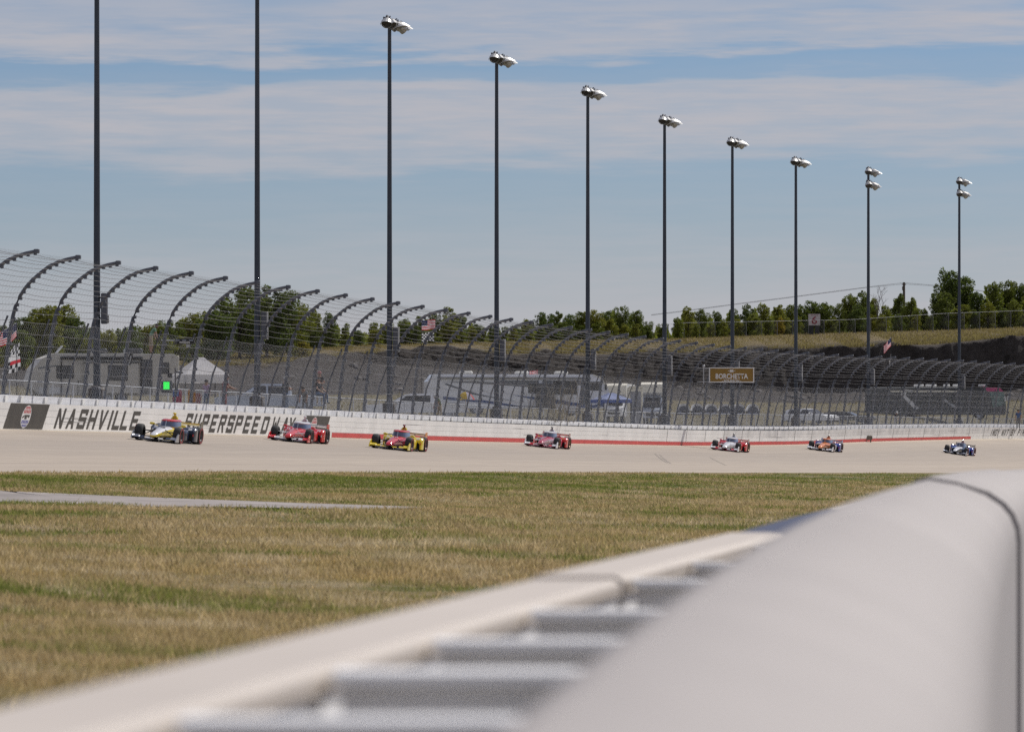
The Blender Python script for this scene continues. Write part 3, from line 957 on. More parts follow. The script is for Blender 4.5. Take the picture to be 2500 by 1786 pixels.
cuts = [(0.7, 8.0), (8.0, 19.3), (19.345, 33.0), (33.05, 47), (47.05, 62), (62.05, 80), (80.05, 110)]
cuts = [(0.7, 19.3)] + cuts[2:]
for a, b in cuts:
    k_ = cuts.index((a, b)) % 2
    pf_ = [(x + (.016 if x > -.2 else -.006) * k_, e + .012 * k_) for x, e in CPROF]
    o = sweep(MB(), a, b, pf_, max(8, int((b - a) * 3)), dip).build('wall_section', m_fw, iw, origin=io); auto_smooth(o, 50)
JP = [(x * .96 - .01, e - .02) for x, e in CPROF]
for (a, b), (c, d) in zip(cuts[:-1], cuts[1:]):
    sweep(MB(), b - .01, c + .01, JP, 1, dip).build('joint', m_gap, iw, origin=io)
ib = thing('inner_tube_barrier', 'lower white steel tube barrier standing in front of the near concrete wall', 'barrier', (float(Xr(6)) - .9, 6, 0))
bo = ib.location.copy()
def sect(d0, d1, cap, up=0.0, n=10):
    # stack of four tubes under a bevelled cap
    for j in range(4):
        h0 = -1.34 + j * .265; h1 = h0 + .255
        pf = [(-1.015, h0), (-1.015, h1), (-.835, h1), (-.835, h0)]
        o = sweep(MB(), d0, d1, pf[::-1], n, ris).build('barrier_tube', m_fb, ib, origin=bo)
    pf = [(-1.03 - up, -.285), (-1.03 - up, -.262 + up), (-1.015, -.25 + up), (-.84, -.25 + up), (-.825 + up, -.262 + up), (-.825 + up, -.285)]
    sweep(MB(), d0, d1, pf[::-1], n, ris).build('cap', cap, ib, origin=bo)
sect(1.2, 11.15, m_ft, n=14)
sect(11.2, 18.3, m_ft, up=.006, n=8)
sect(18.4, 25.6, m_navy, n=8)
sect(25.7, 40, m_ft, n=8)
sect(40.1, 56, m_navy, n=8); sect(56.1, 74, m_navy, n=8)
for d, w in ((5.15, .06), (6.34, .10), (7.45, .09), (8.95, .09), (11.3, .10), (13.3, .09), (16.2, .09)):
    x = float(Xr(d))
    mb = MB()
    mb.box((x - .60, d, CZ - .735), (.40, w * .8, .93))
    mb.box((x - .605, d, CZ - .262), (.41, w + .07, .014))
    mb.build('spacer', m_fb, ib, origin=bo)
# tarmac on the far side of that wall
mb = MB()
rs = []
for d in np.linspace(-20, 120, 30):
    rs.append([(float(Xr(max(d, 0))) - .2, d, CZ - 1.12), (float(Xr(max(d, 0))) + 26, d, CZ - 1.12)])
mb.rings(rs, cap=False, close=False)
tag(mb.build('pit_lane', M('pit_asphalt', (0.11, 0.11, 0.115), 0.9, var=0.2, bump=.2)), kind='structure')

# ------------------------------------------------------------------ flood light poles
m_pole = M('dark_steel_pole', (0.055, 0.065, 0.085), 0.45, metal=0.3, var=0.15, scale=0.6)
m_cab = M('cabinet_grey', (0.10, 0.105, 0.125), 0.5, var=0.15)
m_lamp = M('lamp_aluminium', (0.46, 0.46, 0.45), 0.42, metal=0.6, var=0.12)
m_lampd = M('lamp_inside', (0.06, 0.06, 0.065), 0.25, metal=0.3)
m_label = M('label_white', (0.7, 0.7, 0.69), 0.6)
m_black = M('black_print', (0.02, 0.02, 0.022), 0.6)
m_base = M('pole_base_brown', (0.11, 0.095, 0.085), 0.7, var=.2)
# one hooded flood lamp; local +x is where it aims
def lamp_parts():
    mb = MB().lathe((0, 0, 0), (1, 0, -.55), [(-.34, .06), (-.32, .14), (-.22, .22), (-.05, .28), (.12, .31), (.14, .31), (.12, .30), (-.04, .26)], 14, cap=False)
    bowl = mb.mesh('lamp_bowl', m_lamp, True)
    mb = MB()
    ax = Vector((1, 0, -.55)).normalized(); up = Vector((.55, 0, 1)).normalized(); sd_ = Vector((0, 1, 0))
    n = 9; a = []; b = []
    for i in range(n):
        t = math.pi * (-.08 + 1.16 * i / (n - 1))
        d = sd_ * math.cos(t) + up * math.sin(t)
        a.append(ax * .12 + d * .335); b.append(ax * (.2 + .42 * max(0, math.sin(t))) + d * .35)
    for i in range(n - 1):
        mb.quad(a[i], a[i + 1], b[i + 1], b[i]); 
    hood = mb.mesh('visor', m_lamp, True)
    mb = MB().lathe((0, 0, 0), (1, 0, -.55), [(.0, .02), (.02, .27), (.03, .27)], 14)
    lens = mb.mesh('lens', m_lampd)
    mb = MB().cyl((-.3, 0, .3), (1, 0, -.55), .10, .3, 8); mb.tube([(-.3, 0, .3), (-.1, 0, .42)], .04, 5); mb.tube([(0, -.05, 0), (-.05, -.05, .38)], .03, 5)
    gear = mb.mesh('ballast', m_cab)
    return bowl, hood, lens, gear
LAMP = lamp_parts()
POLES = [(236.5, -130, 'light pole in front of the beige trailer, tall and dark, top out of frame', 1, 'E'),
 (628, -60, 'light pole standing before the grey pickup truck, its head cut off above', 1, '07'),
 (951, 62, 'tall light pole with its whole head of lamps, by the pickup next to the motorhome', 1, '08'),
 (1212.5, 147, 'light pole in front of the middle of the long white motorhome', 1, '09'),
 (1435, 228, 'light pole at the front end of the long white motorhome by the blue canopy', 1, '10'),
 (1622.5, 297, 'light pole between the camper vans and the portable toilets', 1, '11'),
 (1788, 350, 'light pole rising right behind the brown sponsor sign', 1, '12'),
 (1943, 397, 'single-row light pole beside the parked white car, under the number board', 1, '13'),
 (2120, 420, 'light pole with two rows of lamps by the flag and the rear of the bus', 2, '14'),
 (2342, 444, 'light pole with two rows of lamps in front of the middle of the dark bus', 2, '15')]
PO = -2.3
for px, ytop, lab, rows, num in POLES:
    s = s_of_px(px, PO)
    W, T, Nh, Nb, U = frame(np.array(float(s)))
    b = Vector(W + Nh * PO); D = b.y
    b.z = CZ + float(np.interp(D, [120, 330, 460], [2.15, 2.2, 2.95]))
    H = ey(ytop, D) - b.z
    hd = math.atan2(Nh[1], Nh[0])
    t = thing('light_pole', lab, 'light pole', b, hd, 'flood light poles along the track')
    mb = MB(); hs = np.linspace(0, H, 9)
    mb.tube([(0, 0, h) for h in hs], [.155 - .060 * h / max(H, 20) for h in hs], 14)
    auto_smooth(mb.build('pole', m_pole, t), 50)
    mb = MB(); mb.rbox((0, 0, .5), (.62, .62, 1.0), .05); mb.cyl((0, 0, 1.05), (0, 0, 1), .24, .12, 12); mb.build('footing', m_base, t)
    mb = MB(); mb.rbox((.10, -.33, .62), (.30, .42, .82), .03); mb.build('junction_box', m_cab, t)
    # panel hung on the pole, facing the camera
    mb = MB(); mb.rbox((.33, -.02, 4.3), (.26, .22, 1.28), .03); cabn = mb.build('cabinet', m_cab, t)
    for q in (3.9, 4.75): MB().box((.18, 0, q), (.12, .06, .06)).build('bracket', m_cab, cabn)
    mb = MB(); mb.box((.50, -.02, 4.3 if num != 'E' else 3.85), (.065, .02, 1.3 if num != 'E' else .35)); pl = mb.build('number_plate', m_label, cabn)
    mb = MB(); mb.box((.40, -.30, .45), (.075, .02, .85)); pl2 = mb.build('number_plate', m_label, t)
    for z in (.3, .55, .62):
        mb = MB(); mb.box((.40, -.312, z), (.05, .006, .05)); mb.build('print_mark', m_black, pl2)
    for z in (3.75, 3.84, 3.95):
        mb = MB(); mb.box((.50, -.032, z), (.045, .006, .05)); mb.build('print_mark', m_black, pl)
    for rw in range(rows):
        zt = H - rw * 1.05
        nl = 5 if rows == 1 else 3
        ln = 3.7 if rows == 1 else 2.6
        mb = MB(); mb.box((.12, 0, zt), (.1, ln, .12)); mb.box((.12, 0, zt + .25), (.07, ln, .06))
        for q in np.linspace(-ln / 2, ln / 2, 4): mb.box((.12, q, zt + .12), (.06, .06, .28))
        ca = mb.build('crossarm', m_cab, t)
        for i in range(nl):
            yy = -ln / 2 + ln * (i + .0) / (nl - 1)
            lp = link('lamp', LAMP[0], t); lp.location = (.28, yy, zt - .02); lp.scale = (.9, .9, .9); lp.rotation_euler = (0, 0, ((-1.45, -1.0, -.15, .35, .85) if rows == 1 else (-1.35, -.1, .7))[i] + .25 * rw); lp.location.z += (0, .03, -.04, .05, .0)[i]
            for nm, me in zip(('visor', 'lens', 'ballast'), LAMP[1:]):
                link(nm, me, lp)
# ------------------------------------------------------------------ open-wheel racing cars; local +x forward, +y the driver's left
m_tyre = M('tyre_rubber', (0.030, 0.030, 0.031), 0.75, var=0.2, scale=6)
m_tyrer = M('tyre_sidewall_red', (0.22, 0.035, 0.035), 0.6)
m_rim = M('wheel_rim', (0.10, 0.09, 0.09), 0.35, metal=0.7)
m_rimg = M('wheel_rim_bronze', (0.20, 0.13, 0.06), 0.35, metal=0.6)
m_carbon = M('carbon_black', (0.018, 0.018, 0.020), 0.35, var=0.2)
m_screen = M('tinted_screen', (0.035, 0.055, 0.13), 0.06, var=0.15, spec=0.9, coat=1.0)
m_duct = M('duct_shade_black', (0.006, 0.006, 0.007), 0.9)
m_sil = M('polished_silver', (0.45, 0.46, 0.49), 0.22, metal=0.8)
def paint(n, c): return M('car_paint_' + n, c, 0.22, var=0.03, coat=0.9)
P_ = dict(white=paint('white', (.80, .80, .82)), yellow=paint('yellow', (.78, .60, .02)), black=paint('black', (.018, .018, .022)), navy=paint('navy', (.012, .022, .055)),
          red=paint('red', (.66, .020, .026)), crimson=paint('crimson', (.46, .010, .05)), orange=paint('orange', (.80, .24, .04)), blue=paint('blue', (.03, .06, .34)),
          sky=paint('sky_blue', (.06, .20, .50)), pink=paint('pink', (.62, .33, .38)), gold=paint('gold', (.60, .34, .05)), darkred=paint('dark_red', (.20, .008, .025)), grey=m_sil)
def sect_ring(x, hw, zb, zt, sq=2.6, n=18):
    zc, hz = (zb + zt) / 2, (zt - zb) / 2
    out = []
    for i in range(n):
        t = 2 * math.pi * (i + .5) / n
        c, s = math.cos(t), math.sin(t)
        out.append((x, hw * math.copysign(abs(c) ** (2 / sq), c), zc + hz * math.copysign(abs(s) ** (2 / sq), s)))
    return out
def body_loft(name, secs, mats, parent, n=18, sq=2.6):
    """secs (x, half width, bottom, top); three paints: top, flank, belly"""
    mb = MB(); rs = [sect_ring(*q, sq=sq, n=n) for q in secs]
    mb.rings(rs)
    fs = []
    for i in range(len(rs) - 1):
        for j in range(n):
            a = (360 * (j + 1) / n) % 360
            fs.append(0 if 38 < a < 142 else (1 if (a <= 38 or a >= 335 or 142 <= a <= 205) else 2))
    mb.m = fs + [1, 1]
    o = mb.build(name, mats, parent); return auto_smooth(o, 45)
def wheel(car, name, x, y, r, w, side, rimm):
    t = MB(); sg = 1 if y > 0 else -1
    pf = [(-w / 2, r * .62), (-w / 2 - .004, r * .80), (-w / 2 + .02, r * .95), (-w / 2 + .06, r), (w / 2 - .06, r), (w / 2 - .02, r * .95), (w / 2 + .004, r * .80), (w / 2, r * .62)]
    t.lathe((0, 0, 0), (0, 1, 0), pf, 28, cap=False)
    o = t.build('tyre', m_tyre, car); o.location = (x, y, r - .006); auto_smooth(o, 50)
    s = MB(); q = sg * (w / 2 + .005)
    s.lathe((0, q, 0), (0, sg, 0), [(0, r * .70), (.004, r * .72), (.004, r * .92), (0, r * .94)], 28, cap=False)
    link('sidewall_band', s.mesh('sidewall_band', side), o)
    h = MB(); h.lathe((0, sg * (w / 2 - .09), 0), (0, sg, 0), [(-w + .2, r * .62), (.07, r * .64), (.085, r * .60), (.0, r * .50), (-.02, r * .16), (.06, r * .12), (.07, .02)], 20)
    for k in range(10):
        a = k * math.pi / 5
        h.box((.36 * r * math.cos(a), sg * (w / 2 - .075), .36 * r * math.sin(a)), (r * .36, .03, .035), ry=-a)
    link('wheel_rim', h.mesh('wheel_rim', rimm), o)
    return o
def foil(mb, x0, y0, y1, z0, ch, th, rake=0.0, sweep=0.0, seg=6, dz=0.0):
    rs = []
    for i in range(seg + 1):
        f = i / seg; y = y0 + (y1 - y0) * f; k = abs(2 * f - 1); x = x0 - sweep * k; z = z0 + dz * k
        c, s = math.cos(rake), math.sin(rake)
        rs.append([(x + a * ch * c - b * th * s, y, z + a * ch * s + b * th * c) for a, b in ((.5, 0), (.3, .5), (-.1, .6), (-.5, .2), (-.5, -.1), (.1, -.35))])
    return mb.rings(rs)
def race_car(label, px, py, sch, num=None, rim=m_rim, side=m_tyrer):
    g = lambda k: P_[sch[k]]
    # place the centre of the car on the banked surface where the photo shows it
    best = None
    for u in np.linspace(.8, 9, 165):
        s = s_of_px(px, u); W, T, Nh, Nb, U = frame(np.array(float(s))); p = Vector(W + Nb * u)
        row = HY - (p.z - CZ) * F / p.y
        if best is None or abs(row - py) < best[0]: best = (abs(row - py), p, T, Nb, U)
    _, p, T, Nb, U = best
    fwd = -Vector(T); up = Vector(U); left = up.cross(fwd).normalized(); fwd = left.cross(up).normalized()
    m = Matrix((fwd, left, up)).transposed().to_4x4() @ Matrix.Scale(.955, 4); m.translation = p
    car = thing('race_car', label, 'race car', mat=m, group='open-wheel race cars in a line on the banked track')
    body_loft('nose', [(2.42, .06, .20, .27), (2.37, .125, .18, .315), (2.15, .17, .17, .385), (1.8, .205, .16, .46), (1.3, .255, .14, .565), (.85, .32, .12, .635), (.62, .36, .11, .655)], [g('nose'), g('flank'), g('belly')], car)
    body_loft('cockpit_tub', [(.63, .36, .10, .65), (.3, .41, .08, .665), (-.3, .45, .07, .69), (-.75, .42, .07, .72)], [g('tub'), g('flank'), g('belly')], car)
    body_loft('engine_cover', [(-.60, .24, .30, .93), (-.72, .30, .2, .95), (-1.0, .33, .1, .86), (-1.5, .25, .14, .66), (-2.0, .13, .2, .47), (-2.25, .08, .24, .40)], [g('cover'), g('coverside'), m_carbon], car)
    # driver protection: tinted screen in a frame, roof band above
    def screen_ring(z, k, back=-.42, fr=.66):
        out = []
        for i in range(15):
            t = -1 + 2 * i / 14; a = t * math.pi / 2
            x = back + (fr - back) * math.cos(a) ** .55 * 1.0
            out.append(Vector((x - (1 - k) * .35, .40 * k * math.copysign(abs(math.sin(a)) ** .8, math.sin(a)), z)))
        return out
    lo, hi = screen_ring(.645, .98), screen_ring(.875, .80)
    mb = MB(); mb.rings([lo, hi], cap=False, close=False); auto_smooth(mb.build('windscreen', m_screen, car), 60)
    mb = MB(); top = screen_ring(.93, .72, fr=.58); top2 = screen_ring(.94, .5, fr=.36)
    mb.rings([[q * 1.0 + Vector((.015, 0, 0)) for q in hi], top, top2], cap=False, close=False)
    mb.tube(hi, .028, 6); auto_smooth(mb.build('screen_frame', g('frame'), car), 50)
    mb = MB(); mb.tube([lo[7] + Vector((.012, 0, 0)), hi[7] + Vector((.012, 0, 0))], .022, 5); mb.build('screen_pillar', m_sil if sch.get('frame') != 'orange' else g('frame'), car)
    mb = MB(); mb.lathe((-.05, 0, .78), (0, 0, 1), [(-.14, .10), (-.06, .125), (.04, .125), (.11, .09), (.14, .02)], 12); mb.build('helmet', g('frame'), car)
    # roll hoop and antenna stalk with its camera
    mb = MB(); mb.tube([(-.60, -.17, .86), (-.66, -.05, 1.05), (-.66, .05, 1.05), (-.60, .17, .86)], .042, 6); mb.box((-.74, 0, .95), (.14, .2, .16)); mb.build('roll_hoop', g('hoop'), car)
    mb = MB(); mb.tube([(-.66, 0, 1.04), (-.62, 0, 1.14)], [.05, .035], 6); mb.rbox((-.60, 0, 1.17), (.2, .13, .08), .03); mb.build('camera_pod', g('pod'), car)
    # side pods with black blocks for the shade in their intakes, and the flared rear guards
    for sg in (1, -1):
        nm = 'sidepod'
        mb = MB()
        rs = []
        for x, y0, y1, zb, zt in ((.30, .42, .58, .12, .52), (.10, .40, .72, .09, .56), (-.35, .36, .74, .06, .56), (-.60, .32, .70, .06, .54), (-.8, .30, .60, .08, .50)):
            yc, hw = (y0 + y1) / 2, (y1 - y0) / 2
            rs.append([(q[0], sg * (q[1] + yc), q[2]) for q in sect_ring(x, hw, zb, zt, 4.0, 14)])
        mb.rings(rs if sg > 0 else [r[::-1] for r in rs])
        o = mb.build(nm, g('pod_side'), car); auto_smooth(o, 40)
        mb = MB(); mb.rbox((.24, sg * .55, .32), (.16, .20, .28), .05); link('intake_shade', mb.mesh('intake_shade', m_duct), o)
        # rear wheel guard reaching outside, a flat black panel painted as its shaded hollow
        mb = MB()
        rs = []
        for x, y1, zt in ((-.50, .92, .54), (-.60, .96, .62), (-.82, .97, .67), (-1.0, .95, .66), (-1.10, .92, .58)):
            rs.append([(x, sg * .36, .08), (x, sg * .36, zt - .03), (x, sg * .50, zt), (x, sg * (y1 - .06), zt - .01), (x, sg * y1, zt - .07), (x, sg * y1, .10)])
        mb.rings(rs if sg < 0 else [r[::-1] for r in rs])
        gd = mb.build('rear_guard', g('guard'), car); auto_smooth(gd, 35)
        mb = MB(); mb.add([(-.494, sg * y_, z_) for y_, z_ in ((.56, .10), (.86, .10), (.86, .30), (.82, .38), (.74, .42), (.56, .42))], [tuple(range(6))]); link('opening_shade', mb.mesh('opening_shade', m_duct), gd)
        mb = MB(); mb.box((-.494, sg * .885, .36), (.012, .045, .09)); link('marking', mb.mesh('marking', P_['red'] if sch['guard'] != 'red' else P_['white']), gd)
        # mirror
        mb = MB(); mb.rbox((.30, sg * .66, .70), (.16, .20, .10), .03); mb.tube([(.30, sg * .40, .62), (.30, sg * .60, .70)], .016, 4); mb.build('mirror', g('mirror'), car)
        # front wing plates and flaps
        mb = MB()
        mb.prism([(2.30, .06), (2.30, .12), (2.12, .32), (1.94, .40), (1.84, .38), (1.84, .06)], sg * .93 - .02, sg * .93 + .02)
        foil(mb, 2.05, sg * .66, sg * .91, .20, .30, .05, -.35)
        mb.build('end_plate', g('endplate'), car)
        mb = MB(); foil(mb, 2.04, sg * .45, sg * .90, .17, .18, .03, -.45, .0, 4); mb.build('wing_flap', g('flap'), car)
        mb = MB(); foil(mb, 2.16, sg * .16, sg * .36, .15, .10, .025, -.5, .0, 3); mb.build('wing_tip', g('accent'), car)
        # suspension
        for a, b in (((1.2, .2, .42), (1.5, .72, .44)), ((1.75, .16, .40), (1.5, .72, .44)), ((1.2, .2, .2), (1.5, .72, .2)), ((1.8, .15, .2), (1.5, .72, .2)), ((1.35, .2, .5), (1.5, .72, .22)),
                     ((-1.2, .25, .45), (-1.5, .66, .46)), ((-1.9, .12, .42), (-1.5, .66, .46)), ((-1.2, .25, .2), (-1.5, .66, .2)), ((-1.9, .12, .2), (-1.5, .66, .2))):
            mb = MB(); mb.tube([(a[0], sg * a[1], a[2]), (b[0], sg * b[1], b[2])], .017, 4)
            mb.build('suspension_arm', m_carbon if sch['arm'] == 'black' else g('arm'), car)
        wheel(car, 'wheel', 1.5, sg * .80, .335, .31, side, rim)
        wheel(car, 'wheel', -1.5, sg * .775, .355, .37, side, rim)
    mb = MB(); foil(mb, 2.10, -.93, .93, .10, .36, .045, -.10, .06, 8); mb.build('front_wing', g('wing'), car)
    mb = MB(); mb.rbox((0.0, 0, .045), (2.6, 1.5, .035), .02); mb.rbox((-1.55, 0, .06), (1.3, 1.0, .04), .02); mb.build('floor', m_carbon, car)
    mb = MB(); foil(mb, -2.05, -.76, .76, .74, .34, .05, .12, .0, 4); foil(mb, -2.2, -.76, .76, .80, .16, .03, .4, .0, 4); mb.build('rear_wing', g('rwing'), car)
    mb = MB()
    for sg in (1, -1):
        mb.prism([(-1.86, .66), (-1.86, .80), (-1.98, .90), (-2.32, .90), (-2.32, .66)], sg * .77 - .012, sg * .77 + .012)
    mb.build('rear_end_plate', g('rend'), car)
    mb = MB(); mb.box((-2.1, .2, .6), (.2, .025, .36)); mb.box((-2.1, -.2, .6), (.2, .025, .36)); mb.rbox((-2.1, 0, .3), (.6, .3, .22), .04); mb.build('wing_mount', m_carbon, car)
    if num:
        lettering(num, .30, P_[sch.get('numc', 'black')], car, (1.14, 0, .602), (R(9), 0, R(90)), bold=.012, sx=1.0, name='race_number')
        for sg in (1, -1):
            lettering(num, .17, P_[sch.get('num2', 'white')], car, (-.560, sg * .72, .59), (R(40), 0, R(90)), bold=.01, sx=1.0, name='race_number')
    return car
S = dict
base = dict(arm='black')
race_car('yellow, white and black race car leading the line, passing the painted wall lettering', 412, 1078.5, S(nose='white', flank='yellow', belly='black', tub='yellow', cover='yellow', coverside='yellow', frame='red', hoop='yellow', pod='yellow', pod_side='navy', guard='navy', mirror='yellow', endplate='grey', flap='navy', accent='white', wing='black', rwing='yellow', rend='black', arm='black', numc='black', num2='white'), '26')
race_car('bright red race car with white trim, passing the end of the wall lettering', 732, 1078.5, S(nose='red', flank='red', belly='black', tub='red', cover='red', coverside='red', frame='white', hoop='white', pod='white', pod_side='red', guard='red', mirror='red', endplate='red', flap='white', accent='white', wing='black', rwing='white', rend='red', arm='white', numc='white', num2='white'), '14', side=M('sidewall_dark', (.10, .03, .03), .6))
race_car('red and yellow race car, yellow side pods and wing ends', 976, 1097.5, S(nose='red', flank='crimson', belly='black', tub='red', cover='red', coverside='yellow', frame='red', hoop='yellow', pod='darkred', pod_side='yellow', guard='yellow', mirror='yellow', endplate='yellow', flap='yellow', accent='yellow', wing='black', rwing='gold', rend='orange', arm='black', numc='white', num2='white'), '10')
race_car('crimson and pink race car with white front wing ends, alone below the long motorhome', 1338.5, 1092, S(nose='crimson', flank='pink', belly='darkred', tub='crimson', cover='crimson', coverside='crimson', frame='white', hoop='white', pod='black', pod_side='crimson', guard='red', mirror='crimson', endplate='white', flap='red', accent='pink', wing='darkred', rwing='red', rend='darkred', arm='white', numc='white', num2='gold'), '8', rim=m_rimg, side=M('sidewall_dark'))
race_car('white-nosed race car with red side pods, below the brown sponsor sign', 1784, 1100.5, S(nose='white', flank='white', belly='darkred', tub='white', cover='white', coverside='red', frame='white', hoop='white', pod='black', pod_side='red', guard='red', mirror='crimson', endplate='white', flap='red', accent='white', wing='darkred', rwing='red', rend='darkred', arm='white', numc='crimson', num2='white'), None, rim=m_rimg, side=M('sidewall_dark'))
race_car('orange and blue race car with a white front wing', 2016, 1100, S(nose='orange', flank='orange', belly='white', tub='orange', cover='orange', coverside='blue', frame='orange', hoop='orange', pod='black', pod_side='white', guard='blue', mirror='pink', endplate='white', flap='white', accent='white', wing='black', rwing='blue', rend='blue', arm='black', numc='white', num2='white'), None, side=M('sidewall_dark'))
race_car('blue and navy race car with a pale nose, last of the line', 2345, 1108.5, S(nose='white', flank='navy', belly='black', tub='navy', cover='navy', coverside='blue', frame='navy', hoop='pink', pod='black', pod_side='sky', guard='blue', mirror='navy', endplate='grey', flap='black', accent='white', wing='black', rwing='navy', rend='black', arm='black', numc='black', num2='white'), None)
# ------------------------------------------------------------------ camp and car park behind the fence
m_vwhite = M('vehicle_white', (0.88, 0.89, 0.91), 0.35, var=0.04, coat=.4)
m_vbeige = M('trailer_beige', (0.58, 0.55, 0.49), 0.5, var=0.05)
m_vcream = M('cream_and_sunlit_end', (0.82, 0.78, 0.66), 0.5, var=.04)
m_vgrey = M('vehicle_grey_blue', (0.48, 0.53, 0.62), 0.3, metal=.1, var=.04, coat=.5)
m_vsil = M('vehicle_silver', (0.42, 0.43, 0.46), 0.3, metal=.4, var=.03, coat=.5)
m_vdark = M('vehicle_charcoal', (0.045, 0.047, 0.052), 0.3, var=.1, coat=.5)
m_vblue = M('stripe_blue', (0.06, 0.11, 0.28), 0.4)
m_vgr2 = M('stripe_grey', (0.16, 0.17, 0.19), 0.4)
m_glass = M('dark_window', (0.022, 0.024, 0.028), 0.08, var=.2, spec=.8)
m_glassg = M('green_glass', (0.10, 0.17, 0.16), 0.08, var=.25, spec=.8)
m_roofw = M('roof_white', (0.66, 0.65, 0.60), 0.6, var=.05)
m_pink = M('magenta_panel', (0.50, 0.10, 0.22), 0.4)
m_chrome = M('chrome', (0.6, 0.6, 0.62), 0.15, metal=1.0)
m_trim = M('black_trim', (0.02, 0.02, 0.022), 0.5)
m_canvas_w = MT('white_canvas', (0.80, 0.79, 0.80), .45)
m_canvas_b = MT('pale_blue_canvas', (0.40, 0.47, 0.74), .45)
m_canvas_bd = M('blue_canvas', (0.08, 0.14, 0.42), 0.7, var=.06)
m_amber = M('lamp_amber', (.5, .18, .03), .3); m_tail = M('lamp_red', (.45, .02, .02), .3)
def road_wheel(parent, x, y, r=.36, w=.24):
    t = MB(); t.lathe((0, 0, 0), (0, 1, 0), [(-w / 2, r * .6), (-w / 2, r * .9), (-w / 2 + .04, r), (w / 2 - .04, r), (w / 2, r * .9), (w / 2, r * .6)], 20, cap=False)
    o = t.build('wheel', m_tyre, parent); o.location = (x, y, r)
    h = MB(); h.lathe((0, 0, 0), (0, 1, 0), [(-w / 2 + .03, .05), (-w / 2 + .02, r * .62), (w / 2 - .02, r * .62), (w / 2 - .03, .05)], 14)
    link('wheel_rim', h.mesh('wheel_rim', m_vsil), o)
def pane(parent, name, x0, x1, z0, z1, y, mat, proud=.012, frame=None):
    mb = MB(); c = min(.06, (x1 - x0) * .2)
    pts = [(x0 + c, z0), (x1 - c, z0), (x1, z0 + c), (x1, z1 - c), (x1 - c, z1), (x0 + c, z1), (x0, z1 - c), (x0, z0 + c)]
    mb.prism(pts, y - proud, y + .02)
    o = mb.build(name, mat, parent)
    if frame:
        f = MB()
        for a, b in (((x0 + x1) / 2, z0), ((x0 + x1) / 2, z1)): f.box((a, y - .01, b), (x1 - x0, .03, .035))
        for a, b in ((x0, (z0 + z1) / 2), (x1, (z0 + z1) / 2)): f.box((a, y - .01, b), (.035, .03, z1 - z0 - .03))
        link('window_frame', f.mesh('window_frame', frame), o)
    return o
def stripe(parent, pts, y, mat, name='body_stripe', proud=.008):
    mb = MB(); mb.prism(pts, y - proud, y + .01); return mb.build(name, mat, parent)

# --- beige travel trailer (side to the camera, rear end turned to the sun)
D = 292; x0, x1 = 62, 428; cpt = gpoint((x0 + x1) / 2, D); s = F / D
t = thing('travel_trailer', 'beige travel trailer with rounded front, dark windows and a rolled awning', 'trailer', cpt, R(15))
Lh = (x1 - x0) / s / 2 * 1.0; Hh = ey(866, D) - cpt.z
pf = [(-Lh + .5, .5), (Lh, .5), (Lh, Hh - .12), (Lh - .15, Hh), (-Lh + 1.3, Hh), (-Lh + .7, Hh - .25), (-Lh + .25, Hh - .8), (-Lh + .04, Hh - 1.5), (-Lh + .1, .9)]
mb = MB(); mb.prism(pf, -1.22, 1.22); mb.build('body', m_vbeige, t)
mb = MB(); mb.prism([(-Lh + 1.2, Hh), (Lh - .1, Hh), (Lh - .3, Hh + .06), (-Lh + 1.5, Hh + .06)], -1.2, 1.2); mb.build('roof', m_roofw, t)
mb = MB(); mb.rbox((Lh + .03, 0, (.5 + Hh) / 2), (.06, 2.4, Hh - .55), .2); mb.build('sunlit_rear_cap', m_vcream, t)  # sunlight on the trailer's end put in as a paler cream
mb = MB(); mb.tube([(-Lh + 1.75, -1.34, Hh - .2), (Lh - 2.1, -1.34, Hh - .2)], .09, 8); mb.build('awning_roll', m_trim, t)
for xx in (-Lh + 1.8, Lh - 2.15): mb = MB(); mb.box((xx, -1.28, Hh - 1.3), (.06, .06, 2.2)); mb.build('awning_arm', m_trim, t)
mb = MB(); mb.rbox((Lh - 3.9, -1.36, Hh - 1.35), (3.1, .34, 1.75), .04); so_ = mb.build('slide_out', m_vbeige, t)
mb = MB(); mb.box((Lh - 3.9, -1.36, Hh - .44), (3.2, .42, .06)); link('slide_roof', mb.mesh('slide_roof', m_trim), so_)
pane(t, 'window', -Lh + 1.55, -Lh + 2.5, 1.45, 2.15, -1.22, m_glass, frame=m_trim)
pane(t, 'window', Lh - 4.1, Lh - 3.0, 1.35, 2.2, -1.53, m_glass, frame=m_trim)
pane(t, 'window', Lh - 1.05, Lh - .55, 1.75, 2.35, -1.22, m_glass, frame=m_trim)
mb = MB(); mb.rbox((Lh - 1.85, -1.235, 1.55), (.70, .03, 1.95), .04); dr = mb.build('door', m_vdark, t)
mb = MB(); mb.tube([(Lh - 1.55, -1.27, 1.3), (Lh - 1.55, -1.27, 1.6)], .015, 4); link('handle', mb.mesh('handle', m_label), dr)
mb = MB(); mb.tube([(-Lh + 2.75, -1.3, .5), (-Lh + 2.75, -1.3, 1.3), (-Lh + 3.2, -1.3, 1.35), (-Lh + 3.2, -1.3, .5)], .02, 4); mb.build('grab_rail', m_trim, t)
mb = MB(); mb.rbox((-.1, 0, Hh + .22), (.9, .8, .3), .08); mb.build('roof_unit', m_vdark, t)
mb = MB(); mb.rbox((1.9, 0, Hh + .22), (1.0, .8, .34), .08); mb.build('roof_unit', m_vdark, t)
mb = MB(); mb.box((-Lh + 1.9, 0, Hh + .3), (.5, .6, .05), ry=R(-50)); mb.build('roof_hatch', m_label, t)
for xx in (.2, 1.0): road_wheel(t, xx, -1.1)
